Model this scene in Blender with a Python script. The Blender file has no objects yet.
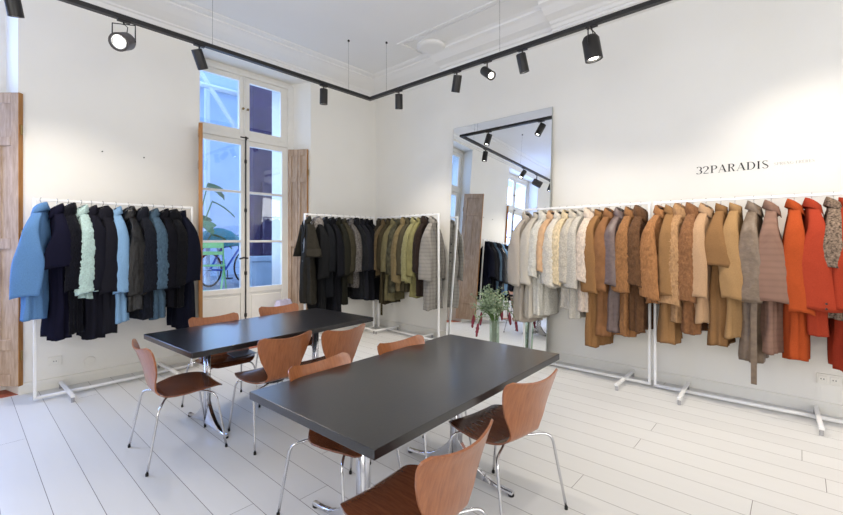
import bpy, bmesh, math, random
from mathutils import Vector, Matrix, noise
R = math.radians
PI = math.pi
random.seed(7)
scene = bpy.context.scene
COL = scene.collection

XW, YW = 5.03, 5.63          # right wall and left wall planes
XB, YB = -3.6, -4.2          # walls behind the camera
ZC = 4.2                     # ceiling
EYE = 1.5

# ------------------------------------------------------------------ materials
def srgb(h):
    if isinstance(h, str):
        h = h.lstrip('#'); c = [int(h[i:i+2], 16)/255 for i in (0, 2, 4)]
    else:
        c = list(h)
    return tuple(x/12.92 if x <= 0.04045 else ((x+0.055)/1.055)**2.4 for x in c) + (1,)

def node_mat(name, color, rough=0.6, metal=0.0, bump=0.0, scale=40.0, var=0.0, sheen=0.0, spec=0.5, detail=4, coat=0.0, vscale=None, stretch=(1, 1, 1)):
    m = bpy.data.materials.new(name); m.use_nodes = True
    nt = m.node_tree; b = nt.nodes['Principled BSDF']
    col = srgb(color) if not (isinstance(color, tuple) and len(color) == 4) else color
    b.inputs['Base Color'].default_value = col
    b.inputs['Roughness'].default_value = rough
    b.inputs['Metallic'].default_value = metal
    b.inputs['Specular IOR Level'].default_value = spec
    if sheen:
        b.inputs['Sheen Weight'].default_value = sheen
        b.inputs['Sheen Roughness'].default_value = 0.5
    if coat:
        b.inputs['Coat Weight'].default_value = coat
        b.inputs['Coat Roughness'].default_value = 0.13
    tc = nt.nodes.new('ShaderNodeTexCoord')
    mp = nt.nodes.new('ShaderNodeMapping'); mp.inputs['Scale'].default_value = stretch
    nt.links.new(tc.outputs['Object'], mp.inputs['Vector'])
    if var:
        n = nt.nodes.new('ShaderNodeTexNoise'); n.inputs['Scale'].default_value = vscale or scale; n.inputs['Detail'].default_value = detail
        nt.links.new(mp.outputs[0], n.inputs['Vector'])
        cr = nt.nodes.new('ShaderNodeValToRGB')
        cr.color_ramp.elements[0].position = 0.3; cr.color_ramp.elements[1].position = 0.7
        cr.color_ramp.elements[0].color = tuple(max(0, x*(1-var)) for x in col[:3]) + (1,)
        cr.color_ramp.elements[1].color = tuple(min(1, x*(1+var)) for x in col[:3]) + (1,)
        nt.links.new(n.outputs['Fac'], cr.inputs[0]); nt.links.new(cr.outputs[0], b.inputs['Base Color'])
    if bump:
        n2 = nt.nodes.new('ShaderNodeTexNoise'); n2.inputs['Scale'].default_value = scale; n2.inputs['Detail'].default_value = detail
        nt.links.new(mp.outputs[0], n2.inputs['Vector'])
        bp = nt.nodes.new('ShaderNodeBump'); bp.inputs['Strength'].default_value = bump; bp.inputs['Distance'].default_value = 0.01
        nt.links.new(n2.outputs['Fac'], bp.inputs['Height']); nt.links.new(bp.outputs[0], b.inputs['Normal'])
    return m

M = {}
M['wall'] = node_mat('wall_plaster', '#ebe9e3', .75, bump=.06, scale=6, var=.015, vscale=1.5)
M['ceiling'] = node_mat('ceiling_plaster', '#ebeae8', .8, bump=.05, scale=5, var=.015, vscale=1.2)
M['trim'] = node_mat('painted_trim', '#e8e6df', .5, bump=.03, scale=10)
M['white_metal'] = node_mat('white_powder_coat', '#eeeeee', .35)
M['white_wood'] = node_mat('white_window_paint', '#e6e4de', .45, bump=.05, scale=12, var=.02)
M['black'] = node_mat('black_paint', '#191717', .4)
M['black_rubber'] = node_mat('black_rubber', '#111111', .8)
M['hanger'] = node_mat('black_hanger_plastic', '#17171a', .35)
M['chrome'] = node_mat('brushed_chrome', '#c9c9cc', .16, metal=1.0)
M['steel'] = node_mat('steel_wire', '#b9b9bc', .25, metal=1.0)
M['top'] = node_mat('black_table_laminate', '#19181b', .3, bump=.02, scale=60, var=.15, vscale=5, spec=.5, coat=.4)
M['top_edge'] = node_mat('black_table_edge', '#1a191a', .45)
M['brass'] = node_mat('dull_brass', '#8a7448', .4, metal=.8)
M['terracotta'] = node_mat('terracotta_threshold', '#a85a42', .6, bump=.1, scale=20, var=.15)
M['ink'] = node_mat('black_vinyl_lettering', '#161616', .5)
M['pale_ink'] = node_mat('pale_grey_vinyl_lettering', '#b5b2aa', .5)

def wood_mat(name, base, dark, rough, scale=3.0, stretch=(1, 1, 10), coat=0.0, bump=.05, lo=.3, hi=.75):
    m = node_mat(name, base, rough, bump=0, coat=coat)
    nt = m.node_tree; b = nt.nodes['Principled BSDF']
    tc = nt.nodes.new('ShaderNodeTexCoord'); mp = nt.nodes.new('ShaderNodeMapping')
    mp.inputs['Scale'].default_value = stretch
    n = nt.nodes.new('ShaderNodeTexNoise'); n.inputs['Scale'].default_value = scale; n.inputs['Detail'].default_value = 8; n.inputs['Roughness'].default_value = .65
    n.inputs['Distortion'].default_value = .4
    cr = nt.nodes.new('ShaderNodeValToRGB'); cr.color_ramp.elements[0].color = srgb(dark); cr.color_ramp.elements[1].color = srgb(base)
    cr.color_ramp.elements[0].position = lo; cr.color_ramp.elements[1].position = hi
    bp = nt.nodes.new('ShaderNodeBump'); bp.inputs['Strength'].default_value = bump; bp.inputs['Distance'].default_value = .005
    L = nt.links.new
    L(tc.outputs['Object'], mp.inputs[0]); L(mp.outputs[0], n.inputs['Vector']); L(n.outputs['Fac'], cr.inputs[0])
    L(cr.outputs[0], b.inputs['Base Color']); L(n.outputs['Fac'], bp.inputs['Height']); L(bp.outputs[0], b.inputs['Normal'])
    return m
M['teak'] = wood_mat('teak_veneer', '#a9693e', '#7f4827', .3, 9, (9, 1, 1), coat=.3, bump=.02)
M['teak_seat'] = wood_mat('dark_teak_veneer', '#7c4a30', '#5a311f', .25, 9, (9, 1, 1), coat=.4, bump=.02)  # seat veneer, a darker tone than the backrest
M['shutter'] = wood_mat('old_stripped_pine', '#c9b29c', '#977d66', .7, 6, (6, 6, .7), bump=.3)
M['shutter_edge'] = wood_mat('bare_pine_edge', '#c08a4e', '#8c5c2c', .6, 6, (4, 4, .5), bump=.1)

def floor_mat():
    m = bpy.data.materials.new('white_painted_floorboards'); m.use_nodes = True
    nt = m.node_tree; b = nt.nodes['Principled BSDF']; L = nt.links.new
    N = nt.nodes.new
    tc = N('ShaderNodeTexCoord'); sp = N('ShaderNodeSeparateXYZ'); L(tc.outputs['Object'], sp.inputs[0])
    def math_(op, a=None, bb=None, va=None, vb=None):
        n = N('ShaderNodeMath'); n.operation = op
        if a is not None: L(a, n.inputs[0])
        elif va is not None: n.inputs[0].default_value = va
        if bb is not None: L(bb, n.inputs[1])
        elif vb is not None: n.inputs[1].default_value = vb
        return n.outputs[0]
    W = .194
    xs = math_('DIVIDE', sp.outputs['X'], vb=W)
    xo = math_('ADD', xs, vb=.139)
    fr = math_('FRACT', xo); idx = math_('FLOOR', xo)
    # distance to board edge
    d = math_('SUBTRACT', fr, vb=.5); d = math_('ABSOLUTE', d); edge = math_('GREATER_THAN', d, vb=.4918)
    # butt joints
    wn = N('ShaderNodeTexWhiteNoise'); wn.noise_dimensions = '1D'; L(idx, wn.inputs['W'])
    off = math_('MULTIPLY', wn.outputs['Value'], vb=5.1)
    yy = math_('ADD', sp.outputs['Y'], off); yy = math_('DIVIDE', yy, vb=5.1); fy = math_('FRACT', yy)
    joint = math_('LESS_THAN', fy, vb=.0006)
    gap = math_('MAXIMUM', edge, joint)
    iy = math_('FLOOR', yy)
    cmb = N('ShaderNodeCombineXYZ'); L(idx, cmb.inputs[0]); L(iy, cmb.inputs[1])
    wn2 = N('ShaderNodeTexWhiteNoise'); wn2.noise_dimensions = '3D'; L(cmb.outputs[0], wn2.inputs['Vector'])
    n = N('ShaderNodeTexNoise'); n.inputs['Scale'].default_value = 3; n.inputs['Detail'].default_value = 6
    mp = N('ShaderNodeMapping'); mp.inputs['Scale'].default_value = (5, .6, 1); L(tc.outputs['Object'], mp.inputs[0]); L(mp.outputs[0], n.inputs['Vector'])
    t = math_('MULTIPLY', n.outputs['Fac'], vb=.4); t2 = math_('MULTIPLY', wn2.outputs['Value'], vb=.6); tt = math_('ADD', t, t2)
    cr = N('ShaderNodeValToRGB'); cr.color_ramp.elements[0].color = srgb('#d0d0ce'); cr.color_ramp.elements[1].color = srgb('#dcdcda'); L(tt, cr.inputs[0])
    mx = N('ShaderNodeMix'); mx.data_type = 'RGBA'; L(gap, mx.inputs[0]); L(cr.outputs[0], mx.inputs[6]); mx.inputs[7].default_value = srgb('#67625d')
    L(mx.outputs[2], b.inputs['Base Color'])
    b.inputs['Roughness'].default_value = .38
    inv = math_('SUBTRACT', None, gap, va=1)
    h = math_('ADD', inv, math_('MULTIPLY', n.outputs['Fac'], vb=.12))
    bp = N('ShaderNodeBump'); bp.inputs['Strength'].default_value = .35; bp.inputs['Distance'].default_value = .003; L(h, bp.inputs['Height']); L(bp.outputs[0], b.inputs['Normal'])
    return m
M['floor'] = floor_mat()

def mirror_mat():
    m = bpy.data.materials.new('silvered_mirror'); m.use_nodes = True
    b = m.node_tree.nodes['Principled BSDF']
    b.inputs['Base Color'].default_value = (.9, .92, .93, 1); b.inputs['Metallic'].default_value = 1; b.inputs['Roughness'].default_value = 0
    return m
M['mirror'] = mirror_mat()

def glass_mat(name='window_glass', tint=(.93, .96, 1, 1), gl=.08):
    m = bpy.data.materials.new(name); m.use_nodes = True
    nt = m.node_tree; nt.nodes.clear()
    o = nt.nodes.new('ShaderNodeOutputMaterial'); mx = nt.nodes.new('ShaderNodeMixShader')
    t = nt.nodes.new('ShaderNodeBsdfTransparent'); t.inputs[0].default_value = tint
    g = nt.nodes.new('ShaderNodeBsdfGlossy'); g.inputs['Roughness'].default_value = .02
    mx.inputs[0].default_value = gl
    nt.links.new(t.outputs[0], mx.inputs[1]); nt.links.new(g.outputs[0], mx.inputs[2]); nt.links.new(mx.outputs[0], o.inputs[0])
    return m
M['glass'] = glass_mat()
M['vase_glass'] = glass_mat('green_tinted_vase_glass', (.86, .92, .87, 1), .12)

def emit_mat(name, col, s):
    m = bpy.data.materials.new(name); m.use_nodes = True
    nt = m.node_tree; nt.nodes.clear()
    o = nt.nodes.new('ShaderNodeOutputMaterial'); e = nt.nodes.new('ShaderNodeEmission')
    e.inputs[0].default_value = col; e.inputs[1].default_value = s
    nt.links.new(e.outputs[0], o.inputs[0]); return m
M['lamp_on'] = emit_mat('lit_lamp_lens', (1, .95, .86, 1), 14)
M['reflector'] = node_mat('lamp_reflector', '#d8d8d6', .2, metal=.9)

# cloth
_cm = {}
def cloth(kind, color):
    k = (kind, color)
    if k in _cm: return _cm[k]
    cc = color.lstrip('#'); rgb = [int(cc[i:i+2], 16)/255 for i in (0, 2, 4)]; gy = sum(rgb)/3; rgb = [(c*.86+gy*.14)*(.93 if gy > .35 else .80) for c in rgb]; hexname = cc; color = '#%02x%02x%02x' % tuple(int(c*255) for c in rgb)
    nm = kind + '_cloth_' + color.strip('#')
    if kind == 'wool': m = node_mat(nm, color, .95, bump=.35, scale=260, var=.12, vscale=160, spec=.1)
    elif kind == 'suede': m = node_mat(nm, color, .9, bump=.3, scale=60, var=.16, vscale=14, spec=.1)
    elif kind == 'fur': m = node_mat(nm, color, .85, bump=1.0, scale=80, var=.22, vscale=60, sheen=.05, spec=.12, stretch=(1, 1, .45))
    elif kind == 'fleece': m = node_mat(nm, color, .95, bump=1.2, scale=75, var=.14, vscale=60, sheen=.12, spec=.1)
    elif kind == 'leather': m = node_mat(nm, color, .42, bump=.6, scale=30, var=.2, vscale=25, spec=.45)
    elif kind == 'mink': m = node_mat(nm, color, .32, bump=1.0, scale=35, var=.5, vscale=22, spec=.35, stretch=(1, 1, .35))
    elif kind == 'boucle': m = node_mat(nm, color, .95, bump=1.0, scale=110, var=.2, vscale=90, spec=.1)
    elif kind == 'tweed': m = node_mat(nm, color, .95, bump=.8, scale=120, var=.75, vscale=70, spec=.1)
    elif kind == 'camo': m = node_mat(nm, color, .9, bump=.4, scale=40, var=.55, vscale=16, spec=.1)
    elif kind in ('plaid', 'brownplaid'):
        m = node_mat(nm, color, .95, bump=0, spec=.1)
        nt = m.node_tree; b = nt.nodes['Principled BSDF']; L = nt.links.new
        tc = nt.nodes.new('ShaderNodeTexCoord')
        def bands(rot, sc):
            mp = nt.nodes.new('ShaderNodeMapping'); mp.inputs['Rotation'].default_value = rot
            w = nt.nodes.new('ShaderNodeTexWave'); w.inputs['Scale'].default_value = sc; w.bands_direction = 'X'
            L(tc.outputs['Object'], mp.inputs[0]); L(mp.outputs[0], w.inputs['Vector']); return w.outputs['Fac']
        a = bands((0, 0, 0), 6); c = bands((0, R(90), 0), 6); e = bands((0, R(90), 0), 40); g_ = bands((0, 0, 0), 40)
        def mth(op, x, y):
            n = nt.nodes.new('ShaderNodeMath'); n.operation = op
            L(x, n.inputs[0])
            if isinstance(y, float): n.inputs[1].default_value = y
            else: L(y, n.inputs[1])
            return n.outputs[0]
        s1 = mth('ADD', mth('POWER', a, 3.0), mth('POWER', c, 3.0)); s2 = mth('MULTIPLY', mth('ADD', e, g_), .35)
        s = mth('MULTIPLY', mth('ADD', s1, s2), .42)
        cr = nt.nodes.new('ShaderNodeValToRGB')
        base = srgb(color)
        cr.color_ramp.elements[0].color = tuple(x*1.15 for x in base[:3])+(1,)
        cr.color_ramp.elements[1].color = tuple(x*(.74 if kind == 'plaid' else .9) for x in base[:3])+(1,)
        L(s, cr.inputs[0]); L(cr.outputs[0], b.inputs['Base Color'])
    _cm[k] = m
    return m

# ------------------------------------------------------------------ mesh helpers
def new_obj(name, bm, mat, parent=None, smooth=False, bevel=0, loc=None):
    me = bpy.data.meshes.new(name)
    bmesh.ops.recalc_face_normals(bm, faces=bm.faces)
    bm.to_mesh(me); bm.free()
    if smooth:
        for p in me.polygons: p.use_smooth = True
    o = bpy.data.objects.new(name, me); COL.objects.link(o)
    if isinstance(mat, (list, tuple)):
        for mm in mat: me.materials.append(mm)
    else: me.materials.append(mat)
    if parent is not None: o.parent = parent
    if loc: o.location = loc
    if bevel:
        md = o.modifiers.new('bevel', 'BEVEL'); md.width = bevel; md.segments = 2; md.limit_method = 'ANGLE'; md.angle_limit = R(40)
    return o

def box(bm, x0, x1, y0, y1, z0, z1, mat=0, mtx=None):
    vs = [Vector((x, y, z)) for x in (x0, x1) for y in (y0, y1) for z in (z0, z1)]
    if mtx is not None: vs = [mtx @ v for v in vs]
    v = [bm.verts.new(p) for p in vs]
    fs = []
    for f in ((0, 1, 3, 2), (4, 6, 7, 5), (0, 4, 5, 1), (2, 3, 7, 6), (0, 2, 6, 4), (1, 5, 7, 3)):
        fc = bm.faces.new([v[i] for i in f]); fc.material_index = mat; fs.append(fc)
    return fs

def boxobj(name, x0, x1, y0, y1, z0, z1, mat, parent=None, bevel=0):
    bm = bmesh.new(); box(bm, x0, x1, y0, y1, z0, z1); return new_obj(name, bm, mat, parent, bevel=bevel)

def tube(bm, pts, r, seg=10, cap=True, rads=None):
    pts = [Vector(p) for p in pts]
    rings = []
    n = len(pts)
    prev = None
    for i, p in enumerate(pts):
        if i == 0: t = pts[1]-pts[0]
        elif i == n-1: t = pts[-1]-pts[-2]
        else: t = (pts[i+1]-pts[i]).normalized()+(pts[i]-pts[i-1]).normalized()
        t.normalize()
        if prev is None:
            a = Vector((0, 0, 1)) if abs(t.z) < .9 else Vector((1, 0, 0))
            u = t.cross(a).normalized()
        else:
            u = (prev - t*prev.dot(t)).normalized()
        prev = u; w = t.cross(u)
        rr = rads[i] if rads else r
        rings.append([bm.verts.new(p+(u*math.cos(k*2*PI/seg)+w*math.sin(k*2*PI/seg))*rr) for k in range(seg)])
    for a, b in zip(rings, rings[1:]):
        for k in range(seg): bm.faces.new((a[k], a[(k+1) % seg], b[(k+1) % seg], b[k]))
    if cap: bm.faces.new(rings[0][::-1]); bm.faces.new(rings[-1])
    return rings

def loft(bm, rings, closed=True, cap0=False, cap1=False):
    rv = [[bm.verts.new(p) for p in r] for r in rings]
    n = len(rv[0])
    for a, b in zip(rv, rv[1:]):
        for k in range(n if closed else n-1):
            bm.faces.new((a[k], a[(k+1) % n], b[(k+1) % n], b[k]))
    if cap0: bm.faces.new(rv[0][::-1])
    if cap1: bm.faces.new(rv[-1])
    return rv

def lathe(bm, prof, seg=24, mtx=None):
    rings = []
    for r, z in prof:
        ring = [Vector((max(r, 1e-5)*math.cos(k*2*PI/seg), max(r, 1e-5)*math.sin(k*2*PI/seg), z)) for k in range(seg)]
        if mtx is not None: ring = [mtx @ p for p in ring]
        rings.append(ring)
    loft(bm, rings, True, True, True)

def empty(name, label, cat, loc=(0, 0, 0), rotz=0, group=None):
    o = bpy.data.objects.new(name, None); COL.objects.link(o)
    o.location = loc; o.rotation_euler = (0, 0, rotz); o.empty_display_size = .1
    return tag(o, label, cat, group)

def tag(o, label=None, cat=None, group=None):
    if label: o['label'] = label
    if cat: o['category'] = cat
    if group: o['group'] = group
    return o

def struct(o):
    o['kind'] = 'structure'; return o

def copy_tree(o, parent=None):
    c = o.copy(); COL.objects.link(c); c.parent = parent
    for ch in [x for x in o.children]: copy_tree(ch, c)
    return c

# ------------------------------------------------------------------ room shell
struct(boxobj('floor', XB, XW+.1, YB, YW+.02, -.1, 0, M['floor']))
struct(boxobj('ceiling', XB-.2, XW+.3, YB-.2, YW+.3, ZC, ZC+.2, M['ceiling']))
struct(boxobj('wall_right', XW, XW+.3, YB-.2, YW+.3, -.1, ZC+.1, M['wall']))
struct(boxobj('wall_behind', XB-.2, XW+.3, YB-.2, YB, -.1, ZC+.1, M['wall']))
struct(boxobj('wall_far_left', XB-.2, XB, YB, YW+.7, -.1, ZC+.1, M['wall']))

YF = 5.95      # plane of window joinery
DW = .62      # wall depth at openings
# left wall pieces, with two tall openings (X0,X1,ztop)
W1 = (2.07, 3.69, 3.94); W2 = (-1.2, .41, 3.94)
bm = bmesh.new()
def pier(bm, xa, xb, sa=0, sb=0):
    # vertical pier from z -.1 to ceiling; sa/sb splay at the deep side
    ring = [(xa, YW), (xb, YW), (xb-sb, YW+DW), (xa+sa, YW+DW)]
    loft(bm, [[Vector((x, y, -.1)) for x, y in ring], [Vector((x, y, ZC+.1)) for x, y in ring]], True, True, True)
pier(bm, W1[1], XW+.3, -.31, 0)
bm_ = bm
# the pier function narrows openings toward the outside when splay is negative on the pier side
pier(bm, W2[1], W1[0], -.16, .06)
pier(bm, XB-.2, W2[0], 0, -.08)
box(bm, W1[0], W1[1], YW, YW+DW, W1[2], ZC+.1)
box(bm, W2[0], W2[1], YW, YW+DW, W2[2], ZC+.1)
struct(new_obj('wall_left', bm, M['wall']))
# thresholds
for i, w in enumerate((W1, W2)):
    struct(boxobj('trim_%d' % (i+1), w[0]-.02, w[1]+.02, YW, YW+DW+.2, -.1, .004, M['terracotta']))

# baseboards
def baseboard(name, pts, inward):
    bm = bmesh.new()
    (xa, ya), (xb, yb) = pts
    prof = [(0, 0), (.022, 0), (.022, .085), (.014, .1), (0, .104)]
    ra = [Vector((xa+inward[0]*d, ya+inward[1]*d, z)) for d, z in prof]
    rb = [Vector((xb+inward[0]*d, yb+inward[1]*d, z)) for d, z in prof]
    loft(bm, [ra, rb], True, True, True)
    return struct(new_obj(name, bm, M['trim']))
baseboard('baseboard_right', ((XW, YB), (XW, YW)), (-1, 0))
baseboard('baseboard_left', ((W1[1], YW), (XW, YW)), (0, -1))
baseboard('baseboard_left_middle', ((W2[1], YW), (W1[0], YW)), (0, -1))
baseboard('baseboard_left_far', ((XB, YW), (W2[0], YW)), (0, -1))

# cornice: profile (out from wall, z)
CP = [(0, 3.97), (.03, 3.98), (.035, 4.0), (.06, 4.01), (.075, 4.045), (.1, 4.05), (.11, 4.065), (.16, 4.08), (.25, 4.11), (.34, 4.15), (.38, 4.16), (.385, 4.175), (.44, 4.18), (.47, 4.19), (.475, 4.201), (0, 4.201)]
def cornice(name, a, b, inward, off=0, dz=0, miter_a=0, miter_b=0):
    bm = bmesh.new()
    d = Vector((b[0]-a[0], b[1]-a[1])).normalized()
    def ring(p, s):
        out = []
        for o, z in CP:
            oo = o+(off if o > 0 else 0); x = p[0]+inward[0]*oo+d.x*s*oo; y = p[1]+inward[1]*oo+d.y*s*oo
            out.append(Vector((x, y, min(z+dz, 4.201))))
        return out
    loft(bm, [ring(a, miter_a), ring(b, miter_b)], True, True, True)
    return struct(new_obj(name, bm, M['ceiling']))
cornice('trim_3', (XB, YW), (XW, YW), (0, -1), miter_b=-1)
cornice('trim_4', (XW, YW), (XW, 3.98), (-1, 0), miter_a=1)
# stepped-out frieze and cornice on the right wall
def stepped(name, y0, y1, out, zb):
    bm = bmesh.new()
    box(bm, XW-out, XW+.02, y1, y0, zb, 4.2)
    prof = [(0, 3.985+.03), (.02, 4.02), (.03, 4.05), (.06, 4.055), (.08, 4.08), (.2, 4.1), (.3, 4.15), (.36, 4.165), (.37, 4.185), (.42, 4.201), (0, 4.201)]
    ra = [Vector((XW-out-o, y0+o*.0, z)) for o, z in prof]; rb = [Vector((XW-out-o, y1, z)) for o, z in prof]
    loft(bm, [ra, rb], True, True, True)
    return struct(new_obj(name, bm, M['ceiling']))
stepped('trim_5', 3.98, 2.2, .13, 3.985)
stepped('trim_6', 2.2, YB, .25, 3.985)
# raised ceiling mouldings
bm = bmesh.new()
box(bm, 4.06, 4.1, YB, 4.05, 4.185, 4.201); box(bm, 4.14, 4.155, YB, 4.05, 4.19, 4.201)
box(bm, 4.06, 4.5, 4.05, 4.11, 4.18, 4.201)
struct(new_obj('trim_7', bm, M['ceiling']))
bm = bmesh.new()
lathe(bm, [(0, 4.201), (.2, 4.201), (.2, 4.17), (.17, 4.155), (.12, 4.16), (0, 4.163)], 32, Matrix.Translation((4.42, 3.8, 0)))
struct(new_obj('trim_8', bm, M['ceiling'], smooth=True))

# ------------------------------------------------------------------ windows
def casement(name, parent, x0, x1, z0, z1, px0, px1, panes, solid=None):
    """frame x0..x1,z0..z1 with a list of pane (za,zb); solid = lower wooden panel (za,zb)"""
    bm = bmesh.new(); y0, y1 = YF-.03, YF+.03
    box(bm, x0, px0, y0, y1, z0, z1); box(bm, px1, x1, y0, y1, z0, z1)
    zs = sorted(panes)
    edges = [z0] + [v for p in zs for v in p] + [z1]
    if solid: edges = [z0, solid[0], solid[1]] + [v for p in zs for v in p] + [z1]
    for k in range(0, len(edges), 2):
        box(bm, px0, px1, y0, y1, edges[k], edges[k+1])
    if solid:
        box(bm, px0, px1, YF-.012, YF+.012, solid[0], solid[1])
        box(bm, px0+.03, px1-.03, YF-.024, YF, solid[0]+.05, solid[1]-.04)
    o = new_obj(name, bm, M['white_wood'], parent, bevel=.006)
    for za, zb in zs:
        boxobj('pane', px0-.005, px1+.005, YF-.002, YF+.002, za-.005, zb+.005, M['glass'], o)
    return o

def french_window(n, dx, plain=False):
    bm = bmesh.new(); y0, y1 = YF-.05, YF+.06
    xl, xr, zt = 2.029+dx, 3.56+dx, 3.895
    box(bm, xl, xl+.06, y0, y1, 0, zt); box(bm, xr-.099, xr, y0, y1, 0, zt)
    xa, xb = xl+.06, xr-.099
    box(bm, xa, xb, y0, y1, 3.841, zt); box(bm, xa, xb, y0, y1, 2.929, 2.992); box(bm, xa, xb, y0, y1, 0, .03)
    box(bm, xl, xr, YF-.02, y1, zt, zt+.1)
    box(bm, 2.772+dx, 2.790+dx, y0+.005, y1, 2.992, 3.841)
    w = struct(new_obj('window_%d' % n, bm, M['white_wood'], bevel=.005))
    casement('upper_casement', w, 2.087+dx, 2.772+dx, 2.992, 3.841, 2.175+dx, 2.706+dx, [(3.08, 3.768)])
    casement('upper_casement', w, 2.790+dx, 3.463+dx, 2.992, 3.841, 2.858+dx, 3.346+dx, [(3.08, 3.768)])
    pn = [(0.817, 1.464), (1.497, 2.168), (2.202, 2.856)]
    casement('door_leaf', w, 2.087+dx, 2.790+dx, .03, 2.929, 2.185+dx, 2.728+dx, pn, (.16, .74))
    casement('door_leaf', w, 2.792+dx, 3.463+dx, .03, 2.929, 2.858+dx, 3.367+dx, pn, (.16, .74))
    bm = bmesh.new()
    tube(bm, [(2.792+dx, YF-.045, .05), (2.792+dx, YF-.045, 2.983)], .009, 8)
    for z in (.4, 1.0, 1.9, 2.6, 2.93): box(bm, 2.778+dx, 2.805+dx, YF-.055, YF-.03, z, z+.05)
    box(bm, 2.712+dx, 2.829+dx, YF-.052, YF-.04, 2.953, 2.973)
    b = new_obj('bolt_rod', bm, M['black'], w)
    bm = bmesh.new(); tube(bm, [(2.792+dx, YF-.05, 1.24), (2.792+dx, YF-.1, 1.24), (2.731+dx, YF-.11, 1.25), (2.673+dx, YF-.11, 1.235)], .012, 8); new_obj('handle', bm, M['black'], b)
    bm = bmesh.new()
    for x in (2.75, 2.819): lathe(bm, [(0, 0), (.01, 0), (.01, .02), (.018, .03), (.012, .045), (0, .045)], 10, Matrix.Translation((x+dx, YF-.03, 3.373)) @ Matrix.Rotation(R(90), 4, 'X'))
    new_obj('knob', bm, M['brass'], w, smooth=True)
    bm = bmesh.new()
    for z in (.4, 1.75, 2.7, 3.15, 3.7):
        tube(bm, [(3.461+dx, YF-.04, z), (3.461+dx, YF-.04, z+.1)], .01, 8); tube(bm, [(2.089+dx, YF-.04, z), (2.089+dx, YF-.04, z+.1)], .01, 8)
    new_obj('hinge', bm, M['white_wood'], w)
    return w
french_window(1, 0)
french_window(2, -3.2)

# interior shutters ------------------------------------------------
def shutter(label, p0, p1, z0, z1, th=.042, folds=1, flip=1):
    """leaf from hinge p0 to free edge p1"""
    a = Vector((p0[0], p0[1], 0)); b = Vector((p1[0], p1[1], 0)); d = (b-a); W = d.length; ang = math.atan2(d.y, d.x)
    t = empty('window_shutter', label, 'shutter', (a.x, a.y, z0), ang)
    h = z1-z0; w = W/folds
    for f in range(folds):
        x0 = f*w+(.003 if f else 0); x1 = (f+1)*w
        st = min(.075, w*.28)
        bm = bmesh.new()
        rails = [0, .16, .34, .42, 1.28, 1.42, 2.26, 2.36, 2.63, 2.71] if h > 2.6 else [0, .12, h-.1, h]
        sc = h/2.78 if h > 2.6 else 1
        rails = [0, .11, .34, .44, 1.30, 1.40, 2.28, 2.36, 2.68, 2.78]
        rails = [v*h/2.78 for v in rails]
        rails = [rails[0], rails[1], rails[2], rails[3], rails[4], rails[5], rails[6], rails[7], rails[8], rails[9]]
        box(bm, x0, x0+st, -th/2, th/2, 0, h); box(bm, x1-st, x1, -th/2, th/2, 0, h)
        for k in range(0, 10, 2): box(bm, x0+st, x1-st, -th/2, th/2, rails[k], rails[k+1])
        leaf = new_obj('leaf', bm, M['shutter'], t, bevel=.004)
        bm = bmesh.new()
        for k in range(1, 9, 2):
            box(bm, x0+st, x1-st, -th*.12, th*.12, rails[k], rails[k+1])
            if w > .3 and rails[k+1]-rails[k] > .5:
                mid = (x0+x1)/2; box(bm, mid-.012, mid+.012, -th*.33, th*.33, rails[k], rails[k+1])
        new_obj('panel', bm, M['shutter'], leaf)
    bm = bmesh.new(); e0, e1 = (-.004, .002); box(bm, e0, e1, -th/2-.001, th/2+.001, 0, h)
    box(bm, W-.002, W+.004, -th/2-.001, th/2+.001, 0, h)
    new_obj('edge_strip', bm, M['shutter_edge'], t)
    bm = bmesh.new()
    for z in (.25, h*.5, h-.4):
        tube(bm, [(-.012, 0, z), (-.012, 0, z+.09)], .009, 8)
    new_obj('hinge', bm, M['brass'], t)
    return t
shutter('tall stripped-wood panelled shutter at the left edge of the photo, beside the blue coats', (.425, YW-.03), (.165, YW+.25), .09, 2.92)
shutter('narrow wooden shutter leaf seen edge-on at the left side of the courtyard window', (2.105, YW+.11), (1.965, YW-.31), .07, 2.9, folds=1)
shutter('wooden shutter folded against the right reveal of the courtyard window', (3.645, YW+.02), (3.475, YW+.265), .07, 2.9, folds=2)

# ------------------------------------------------------------------ courtyard outside
MO = {}
MO['wall'] = node_mat('courtyard_render', '#bcc8d6', .9, bump=.2, scale=8, var=.08, vscale=2)
MO['stone'] = node_mat('courtyard_stone', '#c3ccd4', .9, bump=.3, scale=6, var=.12, vscale=3)
MO['purple'] = node_mat('dark_plum_paint', '#4a3350', .7, bump=.4, scale=12, var=.3, vscale=5)
MO['pave'] = node_mat('courtyard_paving', '#93989f', .9, bump=.3, scale=9, var=.15)
struct(boxobj('trim_9', -8, 16, YF+.35, 16, .2, .6, MO['pave']))
tag(boxobj('courtyard_wall', 1.0, 14, 11.0, 11.3, .6, 8, MO['wall']), 'pale rendered courtyard wall beyond the window', 'wall')
t = empty('courtyard_pier', 'dark plum pilaster on a pale stone plinth outside the window', 'column', (0, 0, 0))
bm = bmesh.new(); box(bm, 3.74, 4.29, 7.6, 7.95, 1.2, 6.5); box(bm, 3.9, 3.97, 7.56, 7.6, 1.2, 2.6); new_obj('shaft', bm, MO['purple'], t, bevel=.01)
bm = bmesh.new(); box(bm, 3.66, 5.6, 7.5, 8.0, .6, 1.1); box(bm, 3.62, 5.6, 7.46, 8.0, 1.1, 1.2); new_obj('plinth', bm, MO['stone'], t, bevel=.015)
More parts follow.
